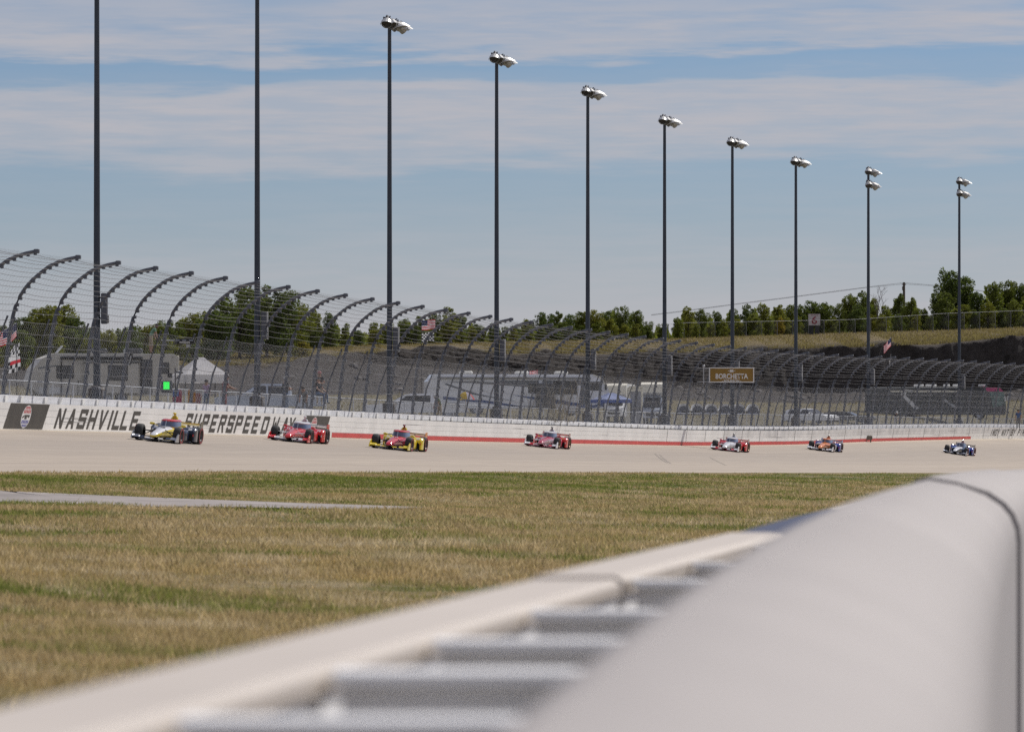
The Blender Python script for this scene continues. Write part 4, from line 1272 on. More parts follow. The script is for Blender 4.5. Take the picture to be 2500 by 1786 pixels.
for xx, w in ((-Lh + .75, .45), (-Lh + 1.5, .8), (.9, 1.0), (2.0, .7)): mb = MB(); mb.box((xx, -1.225, .75), (w, .02, .34)); mb.build('storage_hatch', m_label, t)
stripe(t, [(-Lh + .5, Hh - .75), (-Lh + 1.6, Hh - .62), (-Lh + 1.6, Hh - .67), (-Lh + .5, Hh - .84)], -1.22, m_vgr2)

# --- long white class A motorhome
D = 347; x0, x1 = 1036, 1484; cpt = gpoint((x0 + x1) / 2, D); s = F / D
t = thing('motorhome', 'long white motorhome with blue and grey swooping stripes', 'motorhome', cpt, R(7))
Lh = (x1 - x0) / s / 2; Hh = ey(914, D) - cpt.z
pf = [(-Lh, .5), (Lh - .2, .5), (Lh, 1.0), (Lh - .03, 1.6), (Lh - .22, Hh - .75), (Lh - .65, Hh - .15), (Lh - 1.1, Hh), (-Lh + .45, Hh), (-Lh + .05, Hh - .5)]
mb = MB(); mb.prism(pf, -1.27, 1.27); mb.build('body', m_vwhite, t)
mb = MB(); mb.prism([(Lh - 1.1, Hh + .005), (Lh - .64, Hh - .145), (Lh - .2, Hh - .74), (Lh - .3, Hh - .74), (Lh - .75, Hh - .2), (Lh - 1.15, Hh - .06)], -1.29, 1.29); mb.build('front_cap', m_vcream, t)
mb = MB(); mb.prism([(Lh - .215, Hh - .78), (Lh + .0, 1.65), (Lh - .08, 1.6), (Lh - .3, Hh - .8)], -1.15, 1.15); mb.build('windscreen', m_glassg, t)
y = -1.27
mb = MB(); mb.tube([(-Lh + .7, y - .1, Hh - .22), (Lh - 1.3, y - .1, Hh - .22)], .10, 8); mb.build('awning_roll', m_vsil, t)
pane(t, 'awning_shade', -Lh + 4.6, -Lh + 7.6, Hh - .75, Hh - .42, y, m_vgr2); pane(t, 'awning_shade', -Lh + 7.9, Lh - 1.6, Hh - .72, Hh - .40, y, m_vgr2)
pane(t, 'window', -Lh + 6.9, -Lh + 8.1, 1.55, 2.15, y, m_glass, frame=m_trim)
pane(t, 'window', Lh - 3.9, Lh - 2.2, 1.45, 2.4, y, m_glass, frame=m_vsil)
pane(t, 'window', Lh - 1.35, Lh - .6, 1.75, 2.3, y, m_glass, frame=m_trim)
pane(t, 'door', Lh - 1.95, Lh - 1.4, .75, 2.35, y, m_vgr2)
mb = MB(); mb.rbox((-Lh + 8.0, y - .2, 1.35), (1.25, .4, 1.7), .04); mb.build('slide_out', m_vdark, t)
stripe(t, [(-Lh + 1.1, 1.30), (-Lh + 4.4, 1.0), (-Lh + 6.6, .62), (-Lh + 6.4, .55), (-Lh + 4.1, .86), (-Lh + 1.1, 1.12)], y, m_vblue)
stripe(t, [(-Lh + 1.1, 2.25), (-Lh + 3.2, 2.36), (-Lh + 6.6, 2.1), (-Lh + 10.2, 1.72), (-Lh + 6.4, 1.98), (-Lh + 3.0, 2.22)], y, m_vgr2)
stripe(t, [(-Lh + 1.3, 2.2), (-Lh + 3.4, 1.5), (-Lh + 6.2, .95), (-Lh + 3.1, 1.45), (-Lh + 1.2, 2.12)], y, m_vgr2, proud=.011)
stripe(t, [(-Lh + 5.8, 1.42), (-Lh + 8.6, 1.15), (Lh - 1.2, .72), (Lh - .4, .9), (Lh - .4, .66), (Lh - 1.3, .52), (-Lh + 8.2, .92)], y, m_vblue)
stripe(t, [(-Lh + 5.2, .72), (-Lh + 8.8, .60), (-Lh + 8.8, .52), (-Lh + 5.2, .58)], y, m_vgr2)
for xx in (-Lh + 3.4, Lh - 2.6): road_wheel(t, xx, -1.1, .46, .3)
for xx in (-3.4, .4, 3.1): mb = MB(); mb.rbox((xx, .2, Hh + .12), (.9, .7, .24), .08); mb.build('roof_unit', m_roofw, t)
mb = MB(); mb.box((Lh - .3, y - .28, 1.95), (.12, .25, .4)); mb.build('mirror', m_trim, t)

# --- two campers seen end-on beyond the blue canopy
def camper(label, xa, xb, ytop, D, rz, cab):
    c = gpoint((xa + xb) / 2, D); s = F / D; t = thing('camper_van', label, 'camper van', c, rz)
    w = (xb - xa) / s * .92; H = ey(ytop, D) - c.z
    mb = MB(); mb.prism([(-1.0, .45), (3.6, .45), (3.6, H - .1), (3.4, H), (-1.2, H), (-1.75, H - .15), (-1.8, H - .75), (-1.0, H - 1.0)], -w / 2, w / 2); mb.build('body', m_vwhite, t)
    mb = MB(); mb.prism([(-1.82, H - .72), (-1.78, H - .14), (-1.2, H + .02), (-1.0, H + .02), (-1.6, H - .2), (-1.6, H - .72)], -w / 2 - .02, w / 2 + .02); mb.build('over_cab', m_vcream, t)
    mb = MB(); mb.prism([(-1.0, .4), (-1.0, H - 1.02), (-1.55, H - 1.1), (-2.15, 1.15), (-2.9, 1.0), (-3.0, .45)], -w / 2 + .1, w / 2 - .1); mb.build('cab', cab, t)
    mb = MB(); mb.prism([(-1.58, H - 1.12), (-2.14, 1.2), (-2.19, 1.2), (-1.63, H - 1.1)], -w / 2 + .2, w / 2 - .2); mb.build('windscreen', m_glass, t)
    mb = MB(); mb.rbox((-2.98, 0, .72), (.08, w * .6, .3), .03); mb.build('grille', m_trim, t)
    for sg in (1, -1):
        mb = MB(); mb.rbox((-2.98, sg * (w / 2 - .35), .8), (.07, .26, .2), .03); mb.build('headlight', m_chrome, t)
        mb = MB(); mb.rbox((-1.9, sg * (w / 2 + .16), 1.4), (.1, .22, .36), .03); mb.build('mirror', m_trim, t)
        road_wheel(t, -2.3, sg * (w / 2 - .2)); road_wheel(t, 2.4, sg * (w / 2 - .2))
    pane(t, 'window', -.3, .7, 1.5, 2.1, -w / 2, m_glass, frame=m_trim)
    pane(t, 'window', 1.3, 2.6, 1.4, 2.2, -w / 2, m_glass, frame=m_trim)
    return t
camper('white camper van with a cream over-cab, just past the front of the long motorhome', 1484, 1538, 937, 358, R(82), m_vwhite)
camper('grey and white camper van with a curved roof next to the cream booth', 1566, 1624, 934, 366, R(86), m_vgrey)
# cream booth with a grey door
c = gpoint(1550, 352); t = thing('portable_toilet', 'cream booth with a tall grey door between the two camper vans', 'portable toilet', c, R(4))
w = 36 / F * 352; H = ey(947, 352) - c.z
mb = MB(); mb.rbox((0, 0, H / 2), (w, 1.1, H), .05); mb.build('wall', m_vcream, t)
mb = MB(); mb.rbox((0, -.56, H / 2 - .05), (w * .72, .04, H * .84), .03); dr = mb.build('door', M('door_grey', (.30, .31, .35), .6), t)
mb = MB(); mb.box((w * .26, -.60, H * .45), (.04, .04, .18)); link('handle', mb.mesh('handle', m_trim), dr)
mb = MB(); mb.prism([(-w / 2 - .03, H), (w / 2 + .03, H), (w / 2 - .1, H + .12), (-w / 2 + .1, H + .12)], -.58, .58); mb.build('roof', m_vcream, t)

# --- dark tour bus at the far end
D = 462; x0, x1 = 2112, 2455; cpt = gpoint((x0 + x1) / 2, D); s = F / D
t = thing('tour_bus', 'long charcoal bus with magenta nose roof and a white curl on its side', 'bus', cpt, R(-4))
Lh = (x1 - x0) / s / 2; Hh = ey(947, D) - cpt.z
pf = [(-Lh, .45), (Lh - .1, .45), (Lh, .9), (Lh - .05, 1.5), (Lh - .25, Hh - .3), (Lh - .6, Hh), (-Lh + .2, Hh), (-Lh, Hh - .25)]
mb = MB(); mb.prism(pf, -1.28, 1.28); mb.build('body', m_vdark, t)
mb = MB(); mb.box((-1.9, 0, Hh + .045), (2 * Lh - 4.2, 2.4, .09)); mb.build('roof', m_roofw, t)
mb = MB(); mb.prism([(Lh - .02, 1.35), (Lh - .23, Hh - .35), (Lh - 1.5, Hh - .35), (Lh - 1.2, 1.1)], -1.30, 1.30); mb.build('windscreen', m_glassg, t)
mb = MB(); mb.prism([(Lh - .24, Hh - .33), (Lh - .6, Hh + .03), (Lh - 2.0, Hh + .03), (Lh - 1.7, Hh - .33)], -1.30, 1.30); mb.build('nose_roof', m_pink, t)
stripe(t, [(-Lh + 3.2, 2.3), (-Lh + 3.5, 2.75), (-Lh + 4.3, 2.65), (-Lh + 4.4, 2.45), (-Lh + 3.75, 2.48), (-Lh + 3.65, 2.2), (-Lh + 4.9, 1.05), (-Lh + 4.5, .9)], -1.28, m_label, 'painted_curl')
stripe(t, [(-Lh + 6.9, 1.85), (-Lh + 7.2, 1.85), (-Lh + 8.4, 1.1), (-Lh + 8.1, 1.0)], -1.28, m_vsil, 'painted_flash')
stripe(t, [(-Lh + 2.2, Hh - .25), (Lh - 4.2, Hh - .25), (Lh - 4.5, Hh - .38), (-Lh + 2.4, Hh - .38)], -1.28, m_vcream, 'body_stripe')
pane(t, 'window', Lh - 5.2, Lh - 3.6, Hh - 1.3, Hh - .6, -1.28, m_glass, frame=m_trim); pane(t, 'window', Lh - 3.3, Lh - 1.9, Hh - 1.3, Hh - .6, -1.28, m_glass, frame=m_trim)
pane(t, 'window', -Lh + 5.2, -Lh + 6.5, Hh - 1.3, Hh - .6, -1.28, m_glass, frame=m_trim)
for xx, w_ in ((-1.5, .9), (-.4, 1.0), (1.0, .6), (1.8, .5), (4.2, .7)): mb = MB(); mb.rbox((xx, -.5, Hh + .22), (w_, .6, .22), .06); mb.build('roof_unit', m_label, t)
for xx in (-Lh + 2.4, -Lh + 3.5, Lh - 2.4): road_wheel(t, xx, -1.12, .5, .3)
mb = MB(); mb.box((Lh - .1, -1.55, 1.9), (.15, .25, .45)); mb.box((Lh + .25, 1.45, 2.0), (.15, .25, .4)); mb.build('mirror', m_label, t)
for sg in (1, -1): mb = MB(); mb.rbox((Lh - .02, sg * .9, .85), (.08, .35, .2), .04); mb.build('headlight', m_chrome, t)

# --- pick-up trucks, nose to the viewer's left
def pickup(label, xnose, xtail, ytop, D, mat, rz=0.0):
    c = gpoint((xnose + xtail) / 2, D); s = F / D; t = thing('pickup_truck', label, 'pickup truck', c, rz)
    Lf = (xtail - xnose) / s; k = Lf / 5.8; H = ey(ytop, D) - c.z; x = lambda v: (v - 2.9) * k
    z = lambda v: v * H / 1.9
    g_ = lambda zz: max(0.0, (zz - z(1.15)) * .28)
    mb = MB(); mb.prism([(x(.05), z(.45)), (x(5.8), z(.45)), (x(5.8), z(1.18)), (x(3.9), z(1.18)), (x(1.45), z(1.18)), (x(.15), z(1.05)), (x(0), z(.85))], -.98, .98); mb.build('body', mat, t)
    mb = MB(); mb.prism([(x(1.40), z(1.17)), (x(2.25), z(1.84)), (x(2.6), z(1.9)), (x(3.65), z(1.9)), (x(3.95), z(1.82)), (x(4.05), z(1.17))], -.94, .94, g_); mb.build('cab', mat, t)
    gi = lambda zz: g_(zz) - .012
    mb = MB(); mb.prism([(x(1.85), z(1.24)), (x(2.36), z(1.76)), (x(2.72), z(1.79)), (x(2.72), z(1.24))], -.94, -.90, None); o = mb
    for a, b in ((1.85, 2.74), (2.84, 3.72)):
        mb = MB(); q = [(x(a), z(1.24)), (x(b), z(1.24)), (x(b), z(1.76)), (x(a + (.52 if a < 2 else .0)), z(1.76))]
        mb.add([(px_, -.945 + g_(pz_) - .0, pz_) for px_, pz_ in q] + [(px_, -.90 + g_(pz_), pz_) for px_, pz_ in q], [(0, 1, 2, 3), (7, 6, 5, 4), (0, 4, 5, 1), (1, 5, 6, 2), (2, 6, 7, 3), (3, 7, 4, 0)])
        mb.build('window', m_glass, t)
    mb = MB(); mb.prism([(x(1.44), z(1.21)), (x(2.22), z(1.80)), (x(2.19), z(1.82)), (x(1.40), z(1.22))], -.76, .76); mb.build('windscreen', m_glass, t)
    mb = MB(); mb.box((x(4.95), 0, z(1.19)), (1.62 * k, 1.7, .03)); mb.build('truck_bed', m_trim, t)
    mb = MB(); mb.rbox((x(5.82), 0, z(.55)), (.16, 1.9, .16), .03); mb.rbox((x(0.0), 0, z(.52)), (.16, 1.9, .2), .04); mb.build('bumper', m_chrome, t)
    mb = MB(); mb.rbox((x(1.75), -1.06, z(1.26)), (.14, .22, .2), .04); mb.build('mirror', m_chrome, t)
    for sg in (1, -1):
        road_wheel(t, x(1.05), sg * .82, .40, .27); road_wheel(t, x(4.75), sg * .82, .40, .27)
        mb = MB(); mb.rbox((x(.03), sg * .75, z(.9)), (.08, .3, .2), .03); mb.build('headlight', m_chrome, t)
        mb = MB(); mb.rbox((x(5.8), sg * .85, z(.95)), (.05, .16, .35), .02); mb.build('tail_light', m_tail, t)
    for xx in (2.78, 3.78): mb = MB(); mb.box((x(xx), -.985, z(.85)), (.015, .02, .6)); mb.build('door_gap', m_trim, t)
    return t
pickup('grey-blue pickup truck beside the white canopy tent', 526, 792, 937, 272, m_vgrey)
pickup('white pickup truck in front of the tail of the long motorhome', 893, 1140, 961, 296, m_vwhite)
# --- parked cars at the right
def hatch(label, xc, D, ytop, rz, mat, Ls=4.4):
    c = gpoint(xc, D); t = thing('parked_car', label, 'car', c, rz); H = ey(ytop, D) - c.z
    z = lambda v: v * H / 1.6
    g_ = lambda zz: max(0.0, (zz - z(.95)) * .30)
    h = Ls / 2
    mb = MB(); mb.prism([(-h, z(.35)), (h, z(.35)), (h + .03, z(.7)), (h - .25, z(.92)), (h - 1.15, z(1.0)), (-h + .6, z(1.02)), (-h + .02, z(.9))], -.9, .9); mb.build('body', mat, t)
    mb = MB(); mb.prism([(h - 1.35, z(.99)), (h - 2.1, z(1.52)), (h - 2.6, z(1.6)), (-h + .9, z(1.58)), (-h + .35, z(1.45)), (-h + .08, z(1.0))], -.86, .86, g_); mb.build('cabin', mat, t)
    for sg in (1, -1):
        for a, b in ((-h + .55, -h + 1.7), (-h + 1.8, h - 1.75)):
            mb = MB(); q = [(a, z(1.04)), (b + (.25 if b > 0 else 0), z(1.04)), (b - (.30 if b > 0 else 0), z(1.48)), (a + .12, z(1.48))]
            o_ = sg * .868; i_ = sg * .80
            f = [(0, 1, 2, 3), (7, 6, 5, 4), (0, 4, 5, 1), (1, 5, 6, 2), (2, 6, 7, 3), (3, 7, 4, 0)]
            mb.add([(a_, o_ - sg * g_(b_), b_) for a_, b_ in q] + [(a_, i_ - sg * g_(b_), b_) for a_, b_ in q], f); mb.build('window', m_glass, t)
        road_wheel(t, h - .85, sg * .78, .33, .22); road_wheel(t, -h + .8, sg * .78, .33, .22)
        mb = MB(); mb.rbox((h - .12, sg * .68, z(.76)), (.2, .3, .14), .04); mb.build('headlight', m_chrome, t)
        mb = MB(); mb.rbox((-h + .03, sg * .72, z(.95)), (.1, .22, .22), .04); mb.build('tail_light', m_tail, t)
        mb = MB(); mb.rbox((h - 1.65, sg * .98, z(1.06)), (.12, .18, .12), .03); mb.build('mirror', mat, t)
    mb = MB(); mb.prism([(h - 1.30, z(1.0)), (h - 2.06, z(1.53)), (h - 2.10, z(1.50)), (h - 1.36, z(.99))], -.74, .74); mb.build('windscreen', m_glass, t)
    mb = MB(); mb.prism([(-h + .30, z(1.46)), (-h + .03, z(1.04)), (-h + .10, z(1.02)), (-h + .38, z(1.45))], -.7, .7); mb.build('rear_window', m_glass, t)
    return t
hatch('white hatchback parked behind the fence beside the pale grass', 1978, 418, 997, R(-38), m_vwhite)
hatch('dark grey car parked between the white hatchback and the bus', 2070, 432, 1004, R(-20), m_vdark)

# --- portable toilets in a row
c0 = gpoint(1668, 418); sp = 34.2 / F * 418
t0 = thing('portable_toilet', 'grey portable toilet with a white domed roof in the row of six by the brown sign', 'portable toilet', c0, R(2), 'row of portable toilets')
H = ey(1003, 418) - c0.z; Hd = ey(985, 418) - c0.z
m_pt = M('toilet_grey', (.15, .16, .19), .6); m_ptl = M('toilet_panel', (.22, .25, .36), .6)
mb = MB(); mb.rbox((0, 0, H / 2), (1.0, 1.05, H), .04); mb.build('wall', m_pt, t0)
mb = MB(); mb.rings([[(x * k, -.58, H + (Hd - H) * math.sqrt(max(0, 1 - (x / .56) ** 2)) * 1.0) for x in np.linspace(-.56, .56, 9)] for k in (1,)] + [[(x, .58, H + (Hd - H) * math.sqrt(max(0, 1 - (x / .56) ** 2))) for x in np.linspace(-.56, .56, 9)]], cap=True); mb.build('roof', M('translucent_roof', (.74, .74, .74), .5), t0)
mb = MB(); mb.rbox((0, -.54, H * .48), (.7, .03, H * .86), .03); dr = mb.build('door', m_ptl, t0)
mb = MB(); mb.add([(.44 * math.cos(a), -.585, H + (Hd - H) * .72 * math.sin(a)) for a in np.linspace(0, math.pi, 9)], [tuple(range(9))]); mb.build('arch_panel', m_pt, t0)
mb = MB(); mb.box((.24, -.57, H * .5), (.05, .04, .14)); link('latch', mb.mesh('latch', m_label), dr)
mb = MB(); mb.box((0, -.56, H * .80), (.4, .02, .14)); link('vent', mb.mesh('vent', m_trim), dr)
tag(t0, 'grey portable toilet with white domed roof, the end one nearest the camper vans')
for i, w_ in enumerate(('second', 'third', 'fourth', 'fifth', 'sixth'), 1):
    c = copy_tree(t0); c.location = c0 + Vector((sp * i, .3 * i, 0)); tag(c, w_ + ' grey portable toilet with white domed roof, counted from the camper vans')

# --- white canopy tent, pale blue canopy, coloured parasol
def canopy(label, xa, xb, ypeak, yeave, yhem, D, mat, hem, rz, post):
    c = gpoint((xa + xb) / 2, D); s = F / D; t = thing('canopy_tent', label, 'canopy tent', c, rz)
    w = (xb - xa) / s / 2 / (abs(math.cos(rz)) + abs(math.sin(rz)) * .9); zp, ze, zh = (ey(q, D) - c.z for q in (ypeak, yeave, yhem))
    mb = MB(); n = 8; rs = []
    for i in range(n + 1):
        f = i / n; r = w * f; zz = zp - (zp - ze) * (f ** .85)
        ring = []
        for q in range(16):
            a = q / 16 * 2 * math.pi + math.pi / 4
            k = r / max(abs(math.cos(a)), abs(math.sin(a)))
            sag = -.10 * f * (1 - f) * (1 - abs(math.cos(2 * a)))
            ring.append((k * math.cos(a), k * math.sin(a), zz + sag * 3 * 0 - .06 * math.sin(math.pi * f) * abs(math.cos(2 * a))))
        rs.append(ring)
    mb.rings(rs[1:], cap=False); mb.add(rs[1], [tuple(range(16))]); auto_smooth(mb.build('roof', mat, t), 40)
    mb = MB(); e = rs[-1]
    mb.rings([[(x * 1.01, y_ * 1.01, ze - .005) for x, y_, z_ in e], [(x * 1.015, y_ * 1.015, zh + .02 * math.sin(i * 2.1)) for i, (x, y_, z_) in enumerate(e)]], cap=False); mb.build('valance', hem, t)
    for sx_ in (-1, 1):
        for sy_ in (-1, 1):
            mb = MB(); mb.box((sx_ * w * .97, sy_ * w * .97, ze / 2 - .1), (.05, .05, ze + .15)); mb.build('leg', post, t)
    return t
canopy('white pop-up canopy tent next to the beige trailer', 420, 558, 863, 914, 934, 282, m_canvas_w, m_canvas_w, R(20), m_trim)
canopy('pale blue pop-up canopy with a darker blue hem by the front of the motorhome', 1444, 1540, 955, 975, 983, 344, m_canvas_b, m_canvas_bd, R(24), m_trim)
c = gpoint(1137, 290); t = thing('parasol', 'small beach umbrella with yellow, white, blue and red panels', 'umbrella', c, R(10))
zt, zr = ey(956, 290) - c.z, ey(974, 290) - c.z
mats_ = [MT('cloth_yellow', (.75, .55, .05)), MT('cloth_pale', (.60, .60, .75)), MT('cloth_red', (.72, .10, .09)), M('cloth_blue', (.10, .16, .42), .8)]
for k in range(8):
    mb = MB(); rs = []
    for j in range(5):
        f = (j + .02) / 4; a0, a1 = k * math.pi / 4, (k + 1) * math.pi / 4
        rs.append([(.52 * f * math.cos(a), .52 * f * math.sin(a), zt - (zt - zr) * f ** 2 - (.03 * f if i == 1 else 0)) for i, a in enumerate((a0, (a0 + a1) / 2, a1))])
    mb.rings(rs, cap=False, close=False); mb.build('panel', mats_[(2, 3, 0, 0, 0, 0, 1, 2)[k]] if k not in (5, 6, 7) else mats_[(0, 1, 2)[k - 5]], t)
mb = MB(); mb.tube([(0, 0, 0), (0, 0, zt + .06)], .018, 5); mb.build('pole', m_label, t)

# ------------------------------------------------------------------ signs, lights and flags on the fence
m_gold = M('sign_gold', (.26, .150, .022), .5, var=.06)
D = wp(s_of_px(1786, 2.6), 2.6, 0).y
c = px_point(1786, 915, D); s = F / D
t = thing('sponsor_sign', 'brown-gold sponsor sign with white lettering hung on the debris fence', 'sign', c, R(2))
w, h = 108 / s, 34.5 / s
mb = MB(); mb.box((0, 0, 0), (w, .06, h)); mb.build('panel', m_gold, t)
mb = MB()
for zz in (-h / 2, h / 2): mb.box((0, -.02, zz), (w + .08, .09, .07))
for xx in (-w / 2, w / 2): mb.box((xx, -.02, 0), (.07, .09, h - .07))
mb.build('frame', m_label, t)
mb = MB()
mb.box((-w / 2 - .42, .06, h / 2 - .02), (.8, .05, .05)); mb.build('bracket', m_rail, t)
MB().box((-w / 2 - .42, .06, -h / 2 + .02), (.8, .05, .05)).build('bracket', m_rail, t)
mb = MB(); mb.box((-w / 2 - .38, .06, 0), (.06, .06, h + .25)); mb.rbox((-w / 2 - .38, .02, h / 2 + .12), (.16, .14, .14), .03); mb.build('upright', m_rail, t)
lettering('BORCHETTA', .46, m_label, t, (0, -.036, -.10), (R(90), 0, 0), bold=.014, sx=.80)
lettering('- BOURBON -', .20, m_label, t, (0, -.036, -.39), (R(90), 0, 0), bold=.006, sx=1.05)
lettering('BB', .22, m_label, t, (0, -.036, .26), (R(90), 0, 0), bold=.014, sx=1.0)
for xx in (-.20, .20): mb = MB(); mb.box((xx, -.035, .27), (.09, .006, .03)); mb.build('print_mark', m_label, t)

# black light bar with lettering, on a bracket arm
D = 217; c = px_point(451, 833, D); s = F / D
t = thing('light_bar', 'black warning light bar with white lettering mounted on the fence above the white tent', 'light', c, R(1))
mb = MB(); mb.rbox((0, 0, 0), (46 / s, .3, 13 / s), .02); mb.build('housing', m_black, t)
for xx in (-17, -1, 16): mb = MB(); mb.rbox((xx / s, -.155, 2.2 / s), (10 / s, .03, 3.2 / s), .01); mb.build('lens', M('lens_grey', (.22, .25, .30), .25), t)
lettering('WHELEN', .115, m_label, t, (0, -.153, -3 / s), (R(90), 0, 0), bold=.004, sx=.95)
mb = MB(); mb.tube([(-23 / s, 0, 2 / s), (-58 / s, .1, 2.5 / s)], .03, 5); mb.build('arm', m_rail, t)
mb = MB(); mb.box((8 / s, 0, -10 / s), (.16, .14, 8 / s)); mb.build('mount', m_rail, t)
# green signal light panel and cameras on a mast
D = 221.5; c = px_point(428, 985, D); s = F / D; c.z -= .3
t = thing('signal_mast', 'slim mast with cameras and a lit green signal panel by the trailer end', 'signal', c)
mb = MB(); mb.tube([(0, 0, -.6), (0, 0, 105 / s)], .035, 6); mb.build('mast', m_cable, t)
mb = MB(); mb.rbox((-21 / s, -.05, 58 / s), (27 / s, .25, 29 / s), .03); sg_ = mb.build('signal_box', m_cab, t)
mb = MB(); mb.rbox((-21 / s, -.19, 61 / s), (14.5 / s, .03, 18 / s), .01); link('green_lamp', mb.mesh('green_lamp', M('green_signal', (.02, .4, .05), .4, emit=((.03, .95, .10), .95))), sg_)
mb = MB(); mb.box((-21 / s, -.19, 49 / s), (9 / s, .06, 4 / s)); link('visor', mb.mesh('visor', m_black), sg_)
mb = MB(); mb.rbox((-13 / s, -.1, 86 / s), (11 / s, .2, 11 / s), .02); mb.build('camera', m_black, t)
mb = MB(); mb.tube([(0, 0, 94 / s), (18 / s, 0, 93 / s)], .04, 5); mb.tube([(3 / s, 0, 77 / s), (15 / s, 0, 92 / s)], .035, 5); mb.rbox((16 / s, -.02, 93 / s), (7 / s, .15, 4 / s), .02); mb.build('camera_arm', m_cable, t)
# hanging speaker box with faint print
D = 224; c = px_point(318, 876, D); s = F / D
t = thing('fence_banner', 'narrow dark banner tied slanting to the fence in front of the trailer door', 'banner', c)
mb = MB(); mb.box((0, 0, 0), (9 / s, .04, 30 / s), ry=R(12)); mb.build('cloth', m_black, t)
lettering('MYLAPS', .10, m_label, t, (.0, -.024, -.03), (R(90), R(-78), 0), bold=.003)

# number board on the hill
D = 552; c = gpoint(1988, D); zc = ey(780, D); s = F / D
t = thing('number_board', 'white board with a dark red number 6 standing before the trees', 'sign', c)
h0 = zc - c.z
mb = MB(); mb.box((0, 0, h0), (29 / s, .1, 28 / s)); mb.build('panel', M('board_pale', (.50, .46, .46), .6), t)
lettering('6', 26 / s, M('board_red', (.27, .035, .05), .6), t, (0, -.06, h0 - 2.5 / s), (R(90), 0, 0), bold=.015, sx=1.15)
lettering('SECTION', 4.2 / s, M('board_red'), t, (0, -.06, h0 + 10.5 / s), (R(90), 0, 0))
for xx in (-7, 7): mb = MB(); mb.box((xx / s, .1, h0 / 2 - .5), (.45, .2, h0)); mb.build('post', m_trim, t)

# flags
def us_flag_mesh(w, h, fold, seed):
    """waving cloth as a grid, thirteen stripes and a canton"""
    r = random.Random(seed); ph = r.uniform(0, 6); n, k = 18, 13
    V = []; Fc = []; mi = []
    for i in range(n + 1):
        x = w * i / n
        for j in range(k + 1):
            z = -h * j / k
            q = x / w
            V.append((x * fold[0] - z * 0 + 0, .13 * q * math.sin(5.5 * q + ph + z * .8), z - fold[1] * q * w + .05 * q * math.sin(7 * q + ph)))
    for i in range(n):
        for j in range(k):
            a = i * (k + 1) + j
            Fc.append((a, a + k + 1, a + k + 2, a + 1)); mi.append(2 if (i < n * .42 and j < 7) else (0 if j % 2 == 0 else 1))
    return np.array(V), np.array(Fc), mi
m_fr = MT('flag_red', (.70, .03, .05)); m_fw2 = MT('flag_white', (.85, .84, .85)); m_fb2 = M('flag_blue', (.03, .045, .17), .8); m_fk = M('flag_black', (.02, .02, .022), .8)
def star_mesh(V, w, h):
    mb = MB()
    for i in range(5):
        for j in range(4):
            x, z = w * .42 * (i + .6) / 5.2, -h * .54 * (j + .6) / 4.2
            k = np.argmin((V[:, 0] - x) ** 2 + (V[:, 2] - z) ** 2)
            p = V[k]; mb.add([(p[0] + .035 * math.cos(a) * (1 if b % 2 == 0 else .4), p[1] - .02, p[2] + .035 * math.sin(a) * (1 if b % 2 == 0 else .4)) for b, a in enumerate(np.linspace(math.pi / 2, 2.5 * math.pi, 10, endpoint=False))], [tuple(range(10))])
    return mb
def check_mesh(w, h, fold, seed, drape=0.0):
    r = random.Random(seed); ph = r.uniform(0, 6); n, k = 8, 6
    V = []; Fc = []; mi = []
    for i in range(n + 1):
        for j in range(k + 1):
            q = i / n; z = -h * j / k * (.3 if drape else 1)
            V.append((w * q * fold[0] + drape * (j / k - .35) * (.35 + .65 * q), .12 * q * math.sin(5 * q + ph + z), z - fold[1] * q * w + .06 * q * math.sin(6 * q + ph + j * .3)))
    for i in range(n):
        for j in range(k):
            a = i * (k + 1) + j; Fc.append((a, a + k + 1, a + k + 2, a + 1)); mi.append((i + j) % 2)
    return np.array(V), np.array(Fc), mi
def pole(label, px, yb, yt, D, r=.022):
    c = px_point(px, yb, D); g0 = ground(px, D); c.z = min(c.z, g0)
    t = thing('flagpole', label, 'flagpole', c)
    mb = MB(); mb.tube([(0, 0, 0), (0, 0, ey(yt, D) - c.z)], r, 6); mb.lathe((0, 0, ey(yt, D) - c.z), (0, 0, 1), [(-.02, .02), (.02, .045), (.06, .02)], 8); mb.build('shaft', m_trim, t)
    return t
def us_flag(label, px, ytop, D, w, h, fold, seed, mirror=1):
    V, Fc, mi = us_flag_mesh(w, h, fold, seed)
    c = px_point(px, ytop, D)
    t = thing('flag', label, 'flag', c, 0, 'flags flown by spectators')
    t.scale = (mirror, 1, 1)
    link('cloth', np_mesh('cloth', V, Fc, [m_fr, m_fw2, m_fb2], True, mi), t)
    V0 = V.copy(); star_mesh(V0, w * fold[0], h).build('stars', m_fw2, t)
def race_flag(label, px, ytop, D, w, h, fold, seed, mirror=1, band=False):
    V, Fc, mi = check_mesh(w, h, fold, seed, .95 if band else 0.0)
    c = px_point(px, ytop, D); t = thing('flag', label, 'flag', c, 0, 'flags flown by spectators'); t.scale = (mirror, 1, 1)
    if band:
        mi = [2 if (q // 6) in (3, 4) and (q % 6) > 0 else (3 if (q // 6) == 5 and q % 6 < 4 else v) for q, v in enumerate(mi)]
    link('cloth', np_mesh('cloth', V, Fc, [m_fw2, m_fk, m_fw2, m_fr], True, mi), t)
pole('thin dark flagpole at the front of the beige trailer', 41, 985, 783, 262)
us_flag('US flag hanging from the pole at the front of the beige trailer', 41, 786, 262, 1.0, .72, (.55, .55), 3, -1)
race_flag('chequered race flag with red and white middle, draped below the trailer US flag', 42, 836, 262, 1.65, .62, (.10, .85), 5, -1, True)
us_flag('US flag showing only its stripes at the edge of the view', 27, 800, 250, 1.0, .75, (.9, .25), 8, -1)
pole('thin flagpole with two flags in the middle of the camp', 1029, 985, 778, 420)
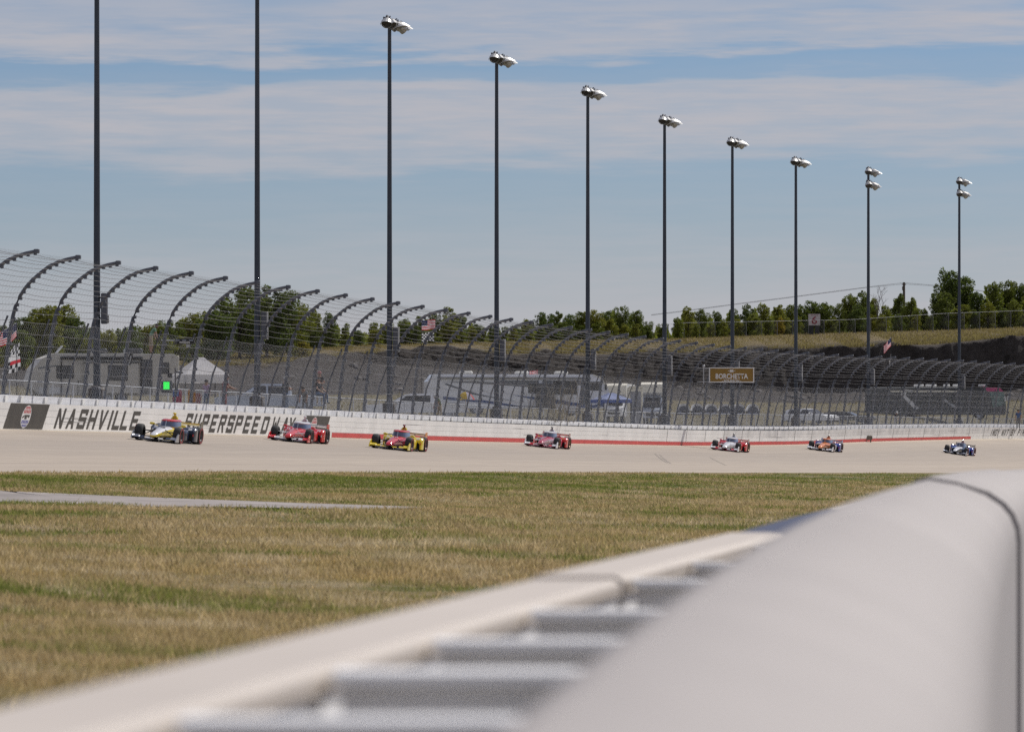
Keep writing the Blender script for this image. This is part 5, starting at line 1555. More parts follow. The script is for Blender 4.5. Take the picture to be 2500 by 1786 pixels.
us_flag('US flag flying from the pole above the long motorhome', 1029, 782, 420, 1.25, .80, (.9, -.05), 11, 1)
race_flag('chequered flag flying under the US flag in mid camp', 1030, 814, 420, 1.05, .75, (.95, -.18), 12, 1)
pole('slender pale flagpole standing behind the bus', 2176, 960, 822, 468)
us_flag('US flag hanging at a slant on the pole behind the bus', 2176, 823, 468, 1.25, .75, (.55, .62), 15, -1)
race_flag('limp black and white flag twisted below the US flag behind the bus', 2176, 858, 468, 1.0, .4, (.16, .9), 16, -1)
pole('short flagpole leaning on the roof of the long motorhome', 1300, 930, 902, 352)
us_flag('red and white striped flag drooping over the motorhome roof', 1276, 905, 352, 1.05, .55, (-1.0, -.0), 18, -1)

# posters of colour and coolers low behind the fence
for i, (px, py, w, h, col, lab) in enumerate(((433, 967, 22, 34, (.42, .05, .10), 'red and blue towel hung on the low fence below the white tent'), (468, 968, 18, 36, (.55, .25, .04), 'orange towel hung on the low fence below the white tent'), (484, 972, 14, 26, (.35, .08, .08), 'patterned red cloth hung on the low fence beside the orange towel'))):
    D = 226; s = F / D; c = px_point(px, py, D)
    t = thing('hanging_towel', lab, 'towel', c, 0, 'towels on the low fence')
    n = 6; V = []; Fc = []
    for a in range(n + 1):
        for b in range(n + 1): V.append(((a / n - .5) * w / s, .04 * math.sin(a * 1.9 + i), (.5 - b / n) * h / s - .05 * abs(a / n - .5)))
    for a in range(n):
        for b in range(n): q = a * (n + 1) + b; Fc.append((q, q + n + 1, q + n + 2, q + 1))
    mi = [1 if (i == 0 and (q % 6) < 3 and q // 6 < 4) or (i == 2 and (q // 2) % 2) else 0 for q in range(36)]
    link('cloth', np_mesh('cloth', np.array(V), np.array(Fc), [M('towel_%d' % i, col, .9), M('towel_blue', (.12, .2, .45), .9) if i == 0 else M('towel_pale', (.5, .42, .40), .9)], True, mi), t)

# utility pole and overhead line on the skyline
D = 640; c = gpoint(2207, D); zt = ey(689, D)
t = thing('utility_pole', 'wooden utility pole with a crossarm rising above the trees on the ridge', 'utility pole', c)
mb = MB(); mb.tube([(0, 0, 0), (0, 0, zt - c.z)], [.2, .14], 8); mb.build('pole', M('old_timber', (.10, .08, .065), .9), t)
mb = MB(); mb.box((0, 0, zt - c.z - .25), (.5, .12, .14)); mb.rbox((-.12, -.2, zt - c.z - .75), (.25, .25, .5), .04); mb.build('crossarm', M('old_timber'), t)
t = thing('power_line', 'thin overhead cables dipping across the sky to the pole on the ridge', 'power line', px_point(2207, 692, D)); o0 = t.location.copy()
for k in (0, 1.5):
    mb = MB(); mb.tube([px_point(x, y + k, D) for x, y in ((1590, 768), (1680, 757), (1800, 741), (1920, 726), (2020, 713), (2120, 700), (2207, 690 + k), (2290, 697), (2420, 712), (2560, 735))], .018, 4); mb.build('cable', m_cable, t, origin=o0)
# fence along the ridge and a red and white track barrier
t = thing('ridge_fence', 'fine wire fence running along the grassy ridge in front of the trees', 'fence', gpoint(2000, 548)); o0 = t.location.copy()
xs = np.arange(1480, 2640, 38); m_rf = M('weathered_wire', (.16, .16, .165), .7); pm = MB().tube([(0, 0, -.3), (0, 0, 1)], .028, 5).mesh('fence_post', m_rf)
top = []
for x in xs:
    D = 545 + (x - 1480) * .012; g = gpoint(x, D); yt = np.interp(x, [1480, 1660, 2080, 2300, 2520, 2640], [806, 788, 780, 765, 757, 755])
    z = ey(float(yt), D); o = link('fence_post', pm, t); o.location = g - o0; o.scale = (1, 1, z - g.z); top.append(Vector((g.x, g.y, z)))
MB().tube(top, .016, 4).build('top_wire', m_link2, t, origin=o0)
Vn, Fn, off = [], [], 0
for p, q in zip(top[:-1], top[1:]):
    gp, gq = gpoint(p.x / p.y * F + 1250, p.y), gpoint(q.x / q.y * F + 1250, q.y)
    for f in np.arange(0, 1, .16):
        for sg in (0, 1):
            a = gp.lerp(gq, f) if not sg else p.lerp(q, f); b = (p.lerp(q, min(1, f + .9)) if not sg else gp.lerp(gq, min(1, f + .9)))
            a = a - o0; b = b - o0; r = Vector((.006, 0, 0))
            Vn += [a - r, a + r, b + r, b - r]; Fn.append((off, off + 1, off + 2, off + 3)); off += 4
tag(link('wire_net', np_mesh('wire_net', np.array([tuple(v) for v in Vn]), np.array(Fn), [m_rf]), t), kind='stuff')
D = 575
t = thing('safety_barrier', 'low red and white striped barrier on the ridge below the tall trees', 'barrier', px_point(2390, 802, D)); o0 = t.location.copy()
xs = np.linspace(2304, 2470, 23)
for i, (a, b) in enumerate(zip(xs[:-1], xs[1:])):
    ya, yb = np.interp((a, b), (2304, 2380, 2470), (800, 797, 796)); p, q = px_point(a, ya, D), px_point(b, yb, D)
    mb = MB()
    for z0, z1, mt in ((-.55, -.2, 0), (-.2, .08, 1)):
        mb.mat(mt); mb.add([p + Vector((0, 0, z0)), q + Vector((0, 0, z0)), q + Vector((0, 0, z1)), p + Vector((0, 0, z1)), p + Vector((0, .4, z0)), q + Vector((0, .4, z0)), q + Vector((0, .4, z1)), p + Vector((0, .4, z1))], [(0, 1, 2, 3), (5, 4, 7, 6), (3, 2, 6, 7), (0, 4, 5, 1)])
    mb.build('barrier_segment', [M('barrier_red', (.40, .05, .06), .6), M('barrier_pale', (.66, .62, .62), .6)] if i % 5 else [M('barrier_pale'), M('barrier_pale')], t, origin=o0)
# ------------------------------------------------------------------ people
m_skin = M('skin', (.42, .25, .18), .6, var=.06)
m_hair = M('dark_hair', (.03, .02, .015), .7)
BASEP = dict(pel=(0, 0, .95), waist=(0, 0, 1.10), chest=(0, .0, 1.33), neck=(0, .0, 1.50), head=(0, .015, 1.60), top=(0, .01, 1.74),
             shL=(.18, 0, 1.43), elL=(.24, -.02, 1.16), wrL=(.25, .06, .92), shR=(-.18, 0, 1.43), elR=(-.24, -.02, 1.16), wrR=(-.25, .06, .92),
             hipL=(.10, 0, .90), knL=(.11, .03, .49), anL=(.12, 0, .09), toL=(.14, .15, .04), hipR=(-.10, 0, .90), knR=(-.11, .03, .49), anR=(-.12, 0, .09), toR=(-.14, .15, .04))
def person(label, px, D, rz, shirt, trousers, pose=None, ztop=None, cap=None, short_sleeve=True, shorts=False, zbase=None, height=1.75):
    J = {k: Vector(v) for k, v in BASEP.items()}
    for k, v in (pose or {}).items(): J[k] = Vector(v)
    c = gpoint(px, D)
    if zbase is not None: c.z = zbase
    t = thing('person', label, 'person', c, rz); k = height / 1.75
    V = []; E = []; Rr = []; regs = []
    names = {}
    def add(p, r, reg):
        V.append(tuple(p)); Rr.append(r); regs.append(reg); return len(V) - 1
    tr, sk = 'trousers', 'skin'
    for n, r, reg in (('pel', .145, 1), ('waist', .125, 0), ('chest', .15, 0), ('neck', .06, 2), ('head', .088, 2), ('top', .07, 2), ('shL', .075, 0), ('elL', .043, 2 if short_sleeve else 0), ('wrL', .03, 2), ('shR', .075, 0), ('elR', .043, 2 if short_sleeve else 0), ('wrR', .03, 2),
                      ('hipL', .095, 1), ('knL', .062, 2 if shorts else 1), ('anL', .042, 2 if shorts else 1), ('toL', .04, 3), ('hipR', .095, 1), ('knR', .062, 2 if shorts else 1), ('anR', .042, 2 if shorts else 1), ('toR', .04, 3)):
        names[n] = add(J[n], r, reg)
    for a, b in (('pel', 'waist'), ('waist', 'chest'), ('chest', 'neck'), ('neck', 'head'), ('head', 'top'), ('chest', 'shL'), ('shL', 'elL'), ('elL', 'wrL'), ('chest', 'shR'), ('shR', 'elR'), ('elR', 'wrR'), ('pel', 'hipL'), ('hipL', 'knL'), ('knL', 'anL'), ('anL', 'toL'), ('pel', 'hipR'), ('hipR', 'knR'), ('knR', 'anR'), ('anR', 'toR')):
        E.append((names[a], names[b]))
    for S_ in 'LR':
        el_, wr = J['el' + S_], J['wr' + S_]; d = (wr - el_).normalized()
        side = d.cross(Vector((0, 0, 1)) if abs(d.z) < .9 else Vector((0, 1, 0))).normalized(); curl = side.cross(d)
        pm_ = add(wr + d * .06, .028, 2); E.append((names['wr' + S_], pm_))
        for f, ln in zip((-1.5, -.5, .5, 1.5), (.068, .078, .074, .058)):
            a = add(wr + d * .095 + side * f * .02, .0095, 2); b = add(wr + d * (.095 + ln * .55) + side * f * .022 + curl * .012, .0085, 2); e = add(wr + d * (.095 + ln * .9) + side * f * .022 + curl * .035, .007, 2)
            E.extend([(pm_, a), (a, b), (b, e)])
        a = add(wr + d * .05 + side * .045, .011, 2); b = add(wr + d * .085 + side * .06 + curl * .015, .009, 2); E.extend([(pm_, a), (a, b)])
    me = bpy.data.meshes.new('body'); me.from_pydata([tuple(Vector(v) * k) for v in V], E, [])
    o = bpy.data.objects.new('body', me); COL.objects.link(o)
    sm = o.modifiers.new('skin', 'SKIN'); sm.use_smooth_shade = True
    for i, sv in enumerate(me.skin_vertices[0].data):
        sv.radius = (Rr[i] * k, Rr[i] * k * (.8 if regs[i] in (0, 1) and Rr[i] > .1 else 1)); sv.use_root = (i == 0)
    o.modifiers.new('sub', 'SUBSURF').levels = 1
    dg = bpy.context.evaluated_depsgraph_get(); nm = bpy.data.meshes.new_from_object(o.evaluated_get(dg))
    bpy.data.objects.remove(o)
    for m in (shirt, trousers, m_skin, m_trim): nm.materials.append(m)
    segs = [(np.array(V[a]) * k, np.array(V[b]) * k, max(regs[a], regs[b]) if not (regs[a] == 0 and regs[b] == 2 and a != names['chest'] and (a in (names['shL'], names['shR']))) else 0, a, b) for a, b in E]
    C = np.empty(len(nm.polygons) * 3); nm.polygons.foreach_get('center', C); C = C.reshape(-1, 3)
    best = np.full(len(C), 9e9); mi = np.zeros(len(C), int)
    for a, b, rg, ia, ib in segs:
        ab = b - a; tt = np.clip(((C - a) @ ab) / (ab @ ab + 1e-9), 0, 1); dd = np.linalg.norm(C - a - tt[:, None] * ab, axis=1) / max(Rr[ia], Rr[ib])
        rr = np.where(tt < .5, regs[ia], regs[ib])
        if ia in (names['hipL'], names['hipR']): rr = np.full(len(C), 1)
        if ia in (names['shL'], names['shR']): rr = np.where(tt < (.62 if short_sleeve else 2), 0, 2)
        u = dd < best; best[u] = dd[u]; mi[u] = rr[u]
    nm.polygons.foreach_set('material_index', mi.astype(np.int32)); nm.polygons.foreach_set('use_smooth', [True] * len(nm.polygons)); nm.name = 'body'; nm.update()
    bo_ = link('body', nm, t)
    # face, hair or cap follow the head
    hd, tp = J['head'] * k, J['top'] * k; up = (tp - hd).normalized(); fw = Vector((0, 1, 0)); fw = (fw - up * fw.dot(up)).normalized(); sd_ = fw.cross(up)
    ctr = hd + up * .05
    mb = MB(); mb.lathe(ctr + fw * .085 - up * .03, fw, [(-.01, .02), (.02, .012), (.03, .004)], 6); link('nose', mb.mesh('nose', m_skin), bo_)
    mb = MB()
    for q in (-1, 1): mb.lathe(ctr + fw * .08 + sd_ * q * .033 + up * .005, fw, [(-.01, .014), (.006, .008)], 6)
    mb.box(ctr + fw * .086 - up * .062, (.04, .012, .01)); link('face_features', mb.mesh('face_features', m_hair), bo_)
    mb = MB()
    for q in (-1, 1): mb.lathe(ctr + sd_ * q * .085 - up * .01, sd_ * q, [(-.01, .028), (.012, .02)], 7)
    link('ears', mb.mesh('ears', m_skin), bo_)
    mb = MB(); mb.lathe(ctr - fw * .012, up, [(.0, .103), (.04, .106), (.085, .09), (.115, .055), (.125, .01)], 12)
    if cap:
        a = [ctr + fw * .09 + sd_ * q * .07 + up * .03 for q in (-1, 0, 1)]; b = [ctr + fw * (.17 if q == 0 else .14) + sd_ * q * .06 + up * .015 for q in (-1, 0, 1)]
        mb.rings([a, b], cap=False, close=False)
    auto_smooth(mb.build('cap' if cap else 'hair', cap or m_hair, t), 60)
    return t
m_sh = dict(black=M('cloth_black', (.03, .03, .035), .9), white=M('cloth_white', (.62, .62, .62), .9), lilac=M('cloth_lilac', (.42, .30, .42), .9), red=M('cloth_maroon', (.22, .05, .06), .9), green=M('cloth_green', (.20, .34, .24), .9), blue=M('cloth_navy', (.09, .14, .27), .9), denim=M('cloth_denim', (.12, .17, .27), .9), khaki=M('cloth_khaki', (.40, .33, .24), .9), pinkish=M('cloth_pink', (.42, .20, .20), .9), grey=M('cloth_grey', (.2, .2, .21), .9))
FOLD = dict(elL=(.25, .10, 1.16), wrL=(.02, .24, 1.20), elR=(-.25, .10, 1.14), wrR=(-.04, .26, 1.16))
LEAN = dict(elL=(.24, .20, 1.20), wrL=(.16, .44, 1.12), elR=(-.24, .20, 1.20), wrR=(-.16, .46, 1.12), chest=(0, .06, 1.32), neck=(0, .10, 1.48), head=(0, .13, 1.58), top=(0, .13, 1.72))
BEND = dict(waist=(0, .02, 1.10), chest=(0, .16, 1.30), neck=(0, .28, 1.44), head=(0, .34, 1.52), top=(0, .38, 1.64), shL=(.18, .2, 1.38), shR=(-.18, .2, 1.38), elL=(.22, .26, 1.12), wrL=(.2, .34, .9), elR=(-.22, .22, 1.12), wrR=(-.2, .28, .9), knL=(.11, .08, .49), knR=(-.11, -.02, .49))
SITP = dict(hipL=(.1, 0, .9), knL=(.16, .42, .92), anL=(.16, .44, .5), toL=(.16, .58, .45), hipR=(-.1, 0, .9), knR=(-.16, .42, .92), anR=(-.16, .44, .5), toR=(-.16, .58, .45), elL=(.26, .1, 1.16), wrL=(.2, .36, 1.0), elR=(-.26, .1, 1.16), wrR=(-.2, .36, 1.0))
s292 = F / 292
person('person in a green top and pale shorts standing bent forward on the trailer roof', 368, 290, R(-75), m_sh['green'], m_sh['khaki'], BEND, zbase=ey(867, 292) + .06, shorts=True)
person('person in maroon leaning with outstretched arms on the low fence beside the pickup', 548, 236, R(-70), m_sh['red'], m_sh['pinkish'], LEAN)
person('person in a lilac shirt under the white canopy tent', 504, 262, R(150), m_sh['lilac'], m_sh['denim'], height=1.6)
person('person in black with a white cap and folded arms by the pickup bed', 697, 252, R(-60), m_sh['black'], m_sh['denim'], FOLD, cap=m_sh['white'], height=1.9)
person('person in black with a dark cap sitting high behind the fence', 777, 256, R(-120), m_sh['black'], m_sh['denim'], SITP, cap=m_sh['black'], zbase=ground(777, 256) + .2)
person('person in dark grey bending beside the seated one', 745, 254, R(160), m_sh['grey'], m_sh['grey'], BEND, height=1.5)
person('person with a pink bandana raised above the seated one, arms folded', 780, 262, R(175), m_sh['black'], m_sh['khaki'], FOLD, cap=m_sh['pinkish'], zbase=ground(780, 262) + .55)
person('person in camouflage green with a pale cap stooping by the white pickup', 1074, 276, R(120), M('cloth_camo', (.14, .17, .09), .9), m_sh['khaki'], BEND, cap=m_sh['white'], height=1.45)
person('person in a navy shirt standing on the grass at the far end of the bus', 2486, 452, R(170), m_sh['blue'], m_sh['grey'])
person('person in dark clothes crouched at the fence below the bus', 2186, 436, R(200), m_sh['black'], m_sh['grey'], BEND, cap=m_sh['white'], height=1.5)

# ------------------------------------------------------------------ trees on the ridge
def leaf_material(name, a, b):
    m = bpy.data.materials.new(name); m.use_nodes = True; t = m.node_tree; p = t.nodes['Principled BSDF']; p.inputs['Roughness'].default_value = .6; p.inputs['Specular IOR Level'].default_value = .25
    oi = N(t, 'ShaderNodeObjectInfo'); at_ = N(t, 'ShaderNodeAttribute', attribute_name='tone')
    c = MIXC(t, at_.outputs['Fac'], a, b)
    c = MIXC(t, oi.outputs['Random'], c, MIXC(t, .35, c, (b[0] * 1.25, b[1] * 1.0, b[2] * .6)))
    L(t, c, p.inputs['Base Color'])
    tr = N(t, 'ShaderNodeBsdfTranslucent'); L(t, MIXC(t, 1.0, c, (.90, 1.0, .62), 'MULTIPLY'), tr.inputs[0]); mx = N(t, 'ShaderNodeMixShader'); mx.inputs[0].default_value = .5
    L(t, p.outputs[0], mx.inputs[1]); L(t, tr.outputs[0], mx.inputs[2]); L(t, mx.outputs[0], t.nodes['Material Output'].inputs[0])
    return m
m_leaf = [leaf_material('leaf_green', (.06, .085, .02), (.24, .27, .06)), leaf_material('leaf_olive', (.085, .10, .022), (.31, .32, .07)), leaf_material('leaf_deep', (.045, .068, .02), (.165, .205, .055)), leaf_material('leaf_yellow', (.16, .14, .03), (.38, .31, .055))]
m_bark = M('bark', (.075, .06, .05), .9, var=.3, scale=4, bump=.4)
def leaves(cl, rad, nper, size, seed, flat=.75):
    r = np.random.default_rng(seed); P = []; T = []
    for (c, q), n in zip(zip(cl, rad), nper):
        d = r.normal(0, 1, (n, 3)); d /= np.linalg.norm(d, axis=1)[:, None]
        rr = r.uniform(.25, 1, (n, 1)) ** .55
        P.append(np.array(c) + d * rr * np.array([q, q, q * flat])); T.append(np.clip(r.normal(.5, .22, n) + r.normal(0, .12), 0, 1))
    P = np.concatenate(P); T = np.concatenate(T); n = len(P)
    a = r.normal(0, 1, (n, 3)); a /= np.linalg.norm(a, axis=1)[:, None]; b = np.cross(a, r.normal(0, 1, (n, 3))); b /= np.linalg.norm(b, axis=1)[:, None]
    sz = size * r.uniform(.6, 1.35, (n, 1))
    V = np.stack([P - a * sz, P + b * sz * .55, P + a * sz, P - b * sz * .55], 1).reshape(-1, 3)
    return V, np.arange(n * 4).reshape(n, 4), np.repeat(T, 4)
def make_tree(kind, seed):
    """a tree 6 m tall: trunk with limbs, crown of leaf sprays with gaps"""
    r = random.Random(seed); H = 6.0
    shape = {'round': (2.0, .62, 1.0), 'tall': (1.25, .58, 1.4), 'broad': (3.0, .60, .85), 'bush': (1.7, .48, .8)}[kind]
    wd, cz, vz = shape
    lob = []; limbs = []
    nl = {'round': 19, 'tall': 18, 'broad': 22, 'bush': 15}[kind]
    for i in range(nl):
        f = (i + .5) / nl; z = H * ((.20 if kind == 'broad' else .05) + (.72 if kind == 'broad' else .85) * f) + r.uniform(-.3, .3)
        env = wd * math.sqrt(max(.05, 1 - ((z / H - cz * .86) / (.62)) ** 2))
        a = i * 2.4 + r.uniform(-.5, .5); rr = env * r.uniform(.35, .92)
        lob.append((rr * math.cos(a), rr * math.sin(a), z))
    lob.append((r.uniform(-.3, .3), r.uniform(-.3, .3), H - .35)); lob.append((r.uniform(-.4, .4), r.uniform(-.4, .4), H * .6))
    rad = [r.uniform(.5, .95) * (1.2 if kind == 'broad' else (.85 if kind == 'tall' else 1)) for _ in lob]; rad[-1] = 1.2; rad[-2] = .42
    nper = [int(330 * q * q + 60) for q in rad]
    # stray outer sprays break the outline
    for i in range(34):
        c = r.choice(lob[:nl]); q = Vector(c) + Vector((r.uniform(-1, 1), r.uniform(-1, 1), r.uniform(-.2, 1.6))).normalized() * r.uniform(.35, .85); lob.append(tuple(q)); rad.append(r.uniform(.14, .34)); nper.append(30)
    V, Fc, T = leaves(lob, rad, nper, .125, seed, 1.15 if kind in ('tall', 'round') else .85)
    me = np_mesh('crown', V, Fc, [m_leaf[0]]); at_ = me.attributes.new('tone', 'FLOAT', 'POINT'); at_.data.foreach_set('value', T.astype(np.float32))
    mb = MB(); mb.tube([(0, 0, -.4), (.03, .02, H * .25), (-.04, .05, H * .55), (0, 0, H * .85)], [.17, .13, .085, .03], 7)
    for c in lob[:nl]: mb.tube([(0, 0, max(.6, c[2] * .55)), (c[0] * .5, c[1] * .5, c[2] * .85), c], [.06, .04, .015], 4)
    return me, mb.mesh('trunk', m_bark, True)
VAR = {k: [make_tree(k, 100 * i + n) for n in range(3)] for i, k in enumerate(('round', 'tall', 'broad', 'bush'))}
_mm = {}
def crown_variant(me, leaf):
    key = (me.name, leaf)
    if key not in _mm:
        c = me.copy(); c.materials[0] = m_leaf[leaf]; _mm[key] = c
    return _mm[key]
def tree(px, D, ytop, kind, leaf, label, wscale=1.0, group=None, seed=0, ysink=0.0):
    c = gpoint(px, D); H = ey(ytop, D) - c.z
    r = random.Random(seed * 77 + int(px))
    cm_, tm = r.choice(VAR[kind])
    t = thing('tree', label, 'tree', c, r.uniform(0, 6.28), group)
    k = max(.25, H / 6.0); t.scale = (k * wscale * r.uniform(.92, 1.1), k * wscale * r.uniform(.92, 1.1), k)
    link('crown', crown_variant(cm_, leaf), t); link('trunk', tm, t)
    return t
SKYL = [(-160, 770), (0, 792), (60, 770), (110, 738), (165, 745), (200, 792), (260, 803), (330, 790), (380, 785), (450, 778), (500, 752), (560, 715), (620, 697), (680, 698), (720, 740), (760, 752), (800, 762), (840, 790), (880, 800), (900, 776), (960, 786), (1000, 765), (1050, 772), (1090, 749), (1130, 768), (1180, 792), (1240, 790), (1290, 778), (1310, 763), (1350, 760), (1400, 768), (1440, 762), (1480, 753), (1530, 742), (1570, 775), (1610, 786), (1640, 785), (1665, 750), (1700, 752), (1740, 762), (1800, 746), (1850, 745), (1900, 740), (1950, 746), (2000, 727), (2040, 745), (2070, 722), (2105, 706), (2150, 750), (2200, 712), (2225, 718), (2260, 757), (2290, 735), (2310, 662), (2345, 668), (2380, 715), (2410, 690), (2450, 682), (2500, 688), (2560, 685), (2700, 700)]
def sky_y(x): return float(np.interp(x, [a for a, _ in SKYL], [b for _, b in SKYL]))
def crestD(x): return float(np.interp(x, TXK, [TROW[k][4][1] for k in TXK]))
PLN = [(236, 'trailer pole'), (628, 'grey-pickup pole'), (951, 'white-pickup pole'), (1212, 'mid-motorhome pole'), (1435, 'blue-canopy pole'), (1622, 'camper-van pole'), (1788, 'sponsor-sign pole'), (1943, 'white-hatchback pole'), (2120, 'bus-tail pole'), (2342, 'mid-bus pole')]
def spot(x):
    l = [n for p, n in PLN if p <= x]; r = [n for p, n in PLN if p > x]
    if not l: return 'short of the ' + r[0]
    return 'just past the ' + l[-1]
TONE = ('mid-green', 'olive', 'deep green', 'yellowing'); KW = dict(round='rounded', tall='slender', broad='spreading', bush='bushy')
_lab = {}
ORD = ('', 'second ', 'third ', 'fourth ', 'fifth ', 'sixth ', 'seventh ', 'eighth ')
def tree_label(x, kind, leaf, low):
    k = ('low %s %s tree at the ridge foot, ' if low else '%s %s tree on the skyline, ') % (KW[kind], TONE[leaf]) + spot(x)
    n = _lab.get(k, 0); _lab[k] = n + 1
    return (ORD[n] if n < 8 else 'further ') + k
GL = ('', 'trees on the skyline ridge')
rr = random.Random(3)
x = -120
while x < 2640:
    yt = sky_y(x) + rr.uniform(-3, 9); D = crestD(x) + rr.uniform(6, 20)
    if 515 < x < 715: x += 30; continue
    if 2295 < x < 2350: x += 20; continue
    if x < 490: D = crestD(x) - rr.uniform(0, 18)
    kd, lf = rr.choice(['round', 'tall', 'round', 'bush'] if x < 1450 else ['round', 'tall', 'tall', 'bush']), rr.choice((0, 0, 1, 2) if x < 2250 else (2, 0, 2))
    tree(x, D, yt, kd, lf, tree_label(x, kd, lf, False), rr.uniform(.8, 1.05) if x > 490 else rr.uniform(.9, 1.2), GL[1], seed=1)
    x += rr.uniform(24, 40)
GL2 = ('', 'undergrowth trees below the skyline')
x = -140
while x < 2650:
    D = crestD(x) + rr.uniform(1, 7)
    if x < 490: D = crestD(x) - rr.uniform(14, 30)
    base = HY - (terr_E(x, D)) * F / D
    yt = base - (base - sky_y(x)) * rr.uniform(.42, .72)
    lf = rr.choice((0, 1, 1, 2)); tree(x, D, yt, 'bush', lf, tree_label(x, 'bush', lf, True), rr.uniform(1.1, 1.5), GL2[1], seed=2)
    x += rr.uniform(26, 44)
# the wood goes on behind as one mass
def wood():
    r = np.random.default_rng(31); n = 46000
    xs = r.uniform(-200, 2700, n); D = np.interp(xs, TXK, [TROW[k][4][1] for k in TXK]) + np.where(xs < 500, r.uniform(6, 30, n), r.uniform(18, 60, n))
    gx = np.linspace(-220, 2720, 300); ge = np.array([terr_E(x, crestD(x) + 20) for x in gx])
    base = np.interp(xs, gx, ge) - .8
    topE = (HY - np.interp(xs, [a for a, _ in SKYL], [b + 14 for _, b in SKYL])) / F * D
    topE = base + (topE - base) * (.84 + .12 * np.sin(xs * .11) + .10 * np.sin(xs * .29 + 1))
    zz = base + (topE - base) * r.uniform(0, 1, n) ** .8
    P = np.stack([(xs - 1250) / F * D, D, CZ + zz], -1)
    a = r.normal(0, 1, (n, 3)); a /= np.linalg.norm(a, axis=1)[:, None]; b = np.cross(a, r.normal(0, 1, (n, 3))); b /= np.linalg.norm(b, axis=1)[:, None]
    sz = r.uniform(.16, .34, (n, 1))
    V = np.stack([P - a * sz, P + b * sz * .6, P + a * sz, P - b * sz * .6], 1).reshape(-1, 3)
    me = np_mesh('distant_wood', V, np.arange(n * 4).reshape(n, 4), [m_leaf[0]])
    at_ = me.attributes.new('tone', 'FLOAT', 'POINT'); at_.data.foreach_set('value', np.repeat(np.clip(r.normal(.4, .25, n), 0, 1), 4).astype(np.float32))
    tag(link('distant_wood', me), kind='stuff')
wood()
# a few that stand out
tree(585, 432, 716, 'broad', 2, 'big dark spreading tree at the near end of the ridge, behind the second light pole', 1.0, seed=4)
tree(652, 436, 694, 'broad', 2, 'big spreading tree with airy limbs just past the second light pole', .95, seed=5)
tree(530, 428, 760, 'round', 2, 'dark rounded tree leaning on the big spreading tree', 1.1, seed=6)
tree(704, 440, 742, 'round', 0, 'smaller green tree tucked under the big spreading tree', 1.0, seed=6)
tree(2322, 572, 661, 'tall', 2, 'tallest slender tree on the ridge, beside the last light pole', 1.0, seed=9)
tree(2305, 576, 690, 'round', 2, 'dark tree standing against the tallest slender tree', .8, seed=9)
tree(1905, 553, 775, 'bush', 3, 'yellowing bush beside the number board', 1.0, seed=3)
tree(740, 436, 838, 'bush', 3, 'yellow-green shrub at the foot of the ridge trees by the third light pole', 1.8, seed=3)
# bare tree
c = gpoint(2143, 566); zt = ey(693, 566) - c.z
t = thing('bare_tree', 'leafless grey tree with fine twigs among the green trees, near the two-row light poles', 'tree', c)
mb = MB(); rb = random.Random(8)
def branch(p, d, ln, r, lv):
    q = p + d * ln; mb.tube([p, p.lerp(q, .5) + Vector((rb.uniform(-.1, .1), rb.uniform(-.1, .1), 0)) * ln * .3, q], [r, r * .8, r * .6], 4)
    if lv:
        for i in range(3):
            branch(p.lerp(q, rb.uniform(.5, 1)), (d + Vector((rb.uniform(-.9, .9), rb.uniform(-.9, .9), rb.uniform(-.1, .7)))).normalized(), ln * rb.uniform(.5, .75), r * .55, lv - 1)
branch(Vector((0, 0, 0)), Vector((0, 0, 1)), zt * .45, .09, 4)
mb.build('trunk', M('grey_bark', (.20, .17, .16), .9), t)
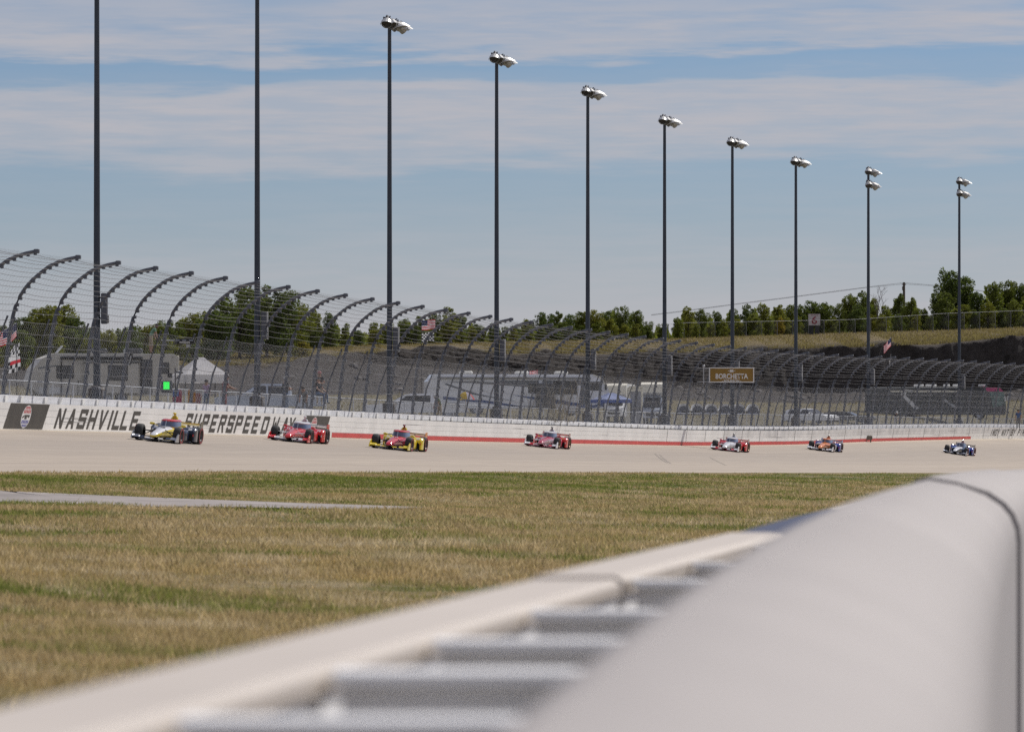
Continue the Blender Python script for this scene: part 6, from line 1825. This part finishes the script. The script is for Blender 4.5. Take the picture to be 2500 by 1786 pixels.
# grass tufts on the ridge and scree weeds
def weeds():
    r = np.random.default_rng(21); n = 70000
    gx = np.linspace(-80, 2580, 400); C = [_cols(x) for x in gx]; DS = np.array([c[0] for c in C]); ES = np.array([c[1] for c in C])
    xs = r.uniform(-60, 2560, n); ii = np.clip(np.searchsorted(gx, xs), 0, 399)
    on = r.uniform(0, 1, n) < .9; f = r.uniform(0, 1, n)
    D = np.where(on, DS[ii, 5] + (DS[ii, 6] - DS[ii, 5]) * f ** 1.3, DS[ii, 1] + (DS[ii, 3] - DS[ii, 1]) * f)
    E_ = np.where(on, ES[ii, 5] + (ES[ii, 6] - ES[ii, 5]) * f ** 1.3, 0)
    for q in (1, 2): 
        k = ~on & (D >= DS[ii, q]) & (D <= DS[ii, q + 1]); E_ = np.where(k, ES[ii, q] + (ES[ii, q + 1] - ES[ii, q]) * (D - DS[ii, q]) / (DS[ii, q + 1] - DS[ii, q]), E_)
    P = np.stack([(xs - 1250) / F * D, D, E_ + CZ], -1)
    h = r.uniform(.06, .26, n) * np.where(f < .12, 1.6, 1); a = r.uniform(0, 6.28, n); w = r.uniform(.025, .07, n)
    A = P + np.stack([np.cos(a) * w, np.sin(a) * w, -.05 + 0 * a], -1); B = P - np.stack([np.cos(a) * w, np.sin(a) * w, .05 + 0 * a], -1); C_ = P + np.stack([r.normal(0, .12, n), r.normal(0, .12, n), h], -1)
    me = np_mesh('dry_weeds', np.stack([A, B, C_], 1).reshape(-1, 3), np.arange(3 * n).reshape(n, 3), [leaf_material('dry_weed', (.15, .115, .06), (.34, .27, .15))])
    at_ = me.attributes.new('tone', 'FLOAT', 'POINT'); at_.data.foreach_set('value', np.repeat(r.uniform(0, 1, n), 3).astype(np.float32))
    tag(link('dry_weeds', me), kind='stuff')
weeds()
# dead vine hanging in the fence
c = wp(s_of_px(1345, -.5), -.45, CT)
t = thing('dead_vine', 'pale dry vine tangled in the debris fence below the motorhome', 'vine', c); rb = random.Random(4); mb = MB()
for i in range(70):
    x, z = rb.gauss(0, .8), -.1; p = Vector((x, rb.uniform(-.05, .05), z)); pts = [p]
    for k in range(rb.randint(4, 8)): p = p + Vector((rb.gauss(.03, .12), rb.gauss(0, .03), rb.uniform(.1, .45))); pts.append(p)
    mb.tube(pts, .010, 3)
mb.build('stems', M('dry_stem', (.36, .33, .27), .9), t)
# loose boulders at the foot of the rock cut
rk = random.Random(12); proto = []
for v in range(4):
    mb = MB(); rs = []
    for i in range(5):
        a = math.pi * (i + .4) / 5.2; rs.append([(math.sin(a) * rk.uniform(.7, 1.1) * math.cos(b), math.sin(a) * rk.uniform(.7, 1.1) * math.sin(b), -math.cos(a) * .7) for b in np.linspace(0, 2 * math.pi, 8, endpoint=False)])
    mb.rings(rs); proto.append(mb.mesh('boulder', M('boulder_rock', (.14, .13, .125), .95, var=.35, scale=2)))
V = []; Fq = []
for i in range(120):
    x = rk.uniform(700, 2540); ds, es = _cols(x); f = rk.random(); D = ds[3] + (ds[4] - ds[3]) * f
    p = Vector(((x - 1250) / F * D, D, float(np.interp(D, ds, es)) + CZ)); q = rk.uniform(.15, .5) * (1.3 if i % 9 == 0 else 1); me = rk.choice(proto); a = rk.uniform(0, 6)
    o_ = len(V); V += [p + Matrix.Rotation(a, 3, 'Z') @ Vector((v.co.x * q * 1.2, v.co.y * q, v.co.z * q * .8)) for v in me.vertices]; Fq += [tuple(k + o_ for k in pl.vertices) for pl in me.polygons]
me = bpy.data.meshes.new('rubble'); me.from_pydata([tuple(v) for v in V], [], Fq); me.materials.append(M('boulder_rock')); tag(link('rubble', me), kind='stuff')
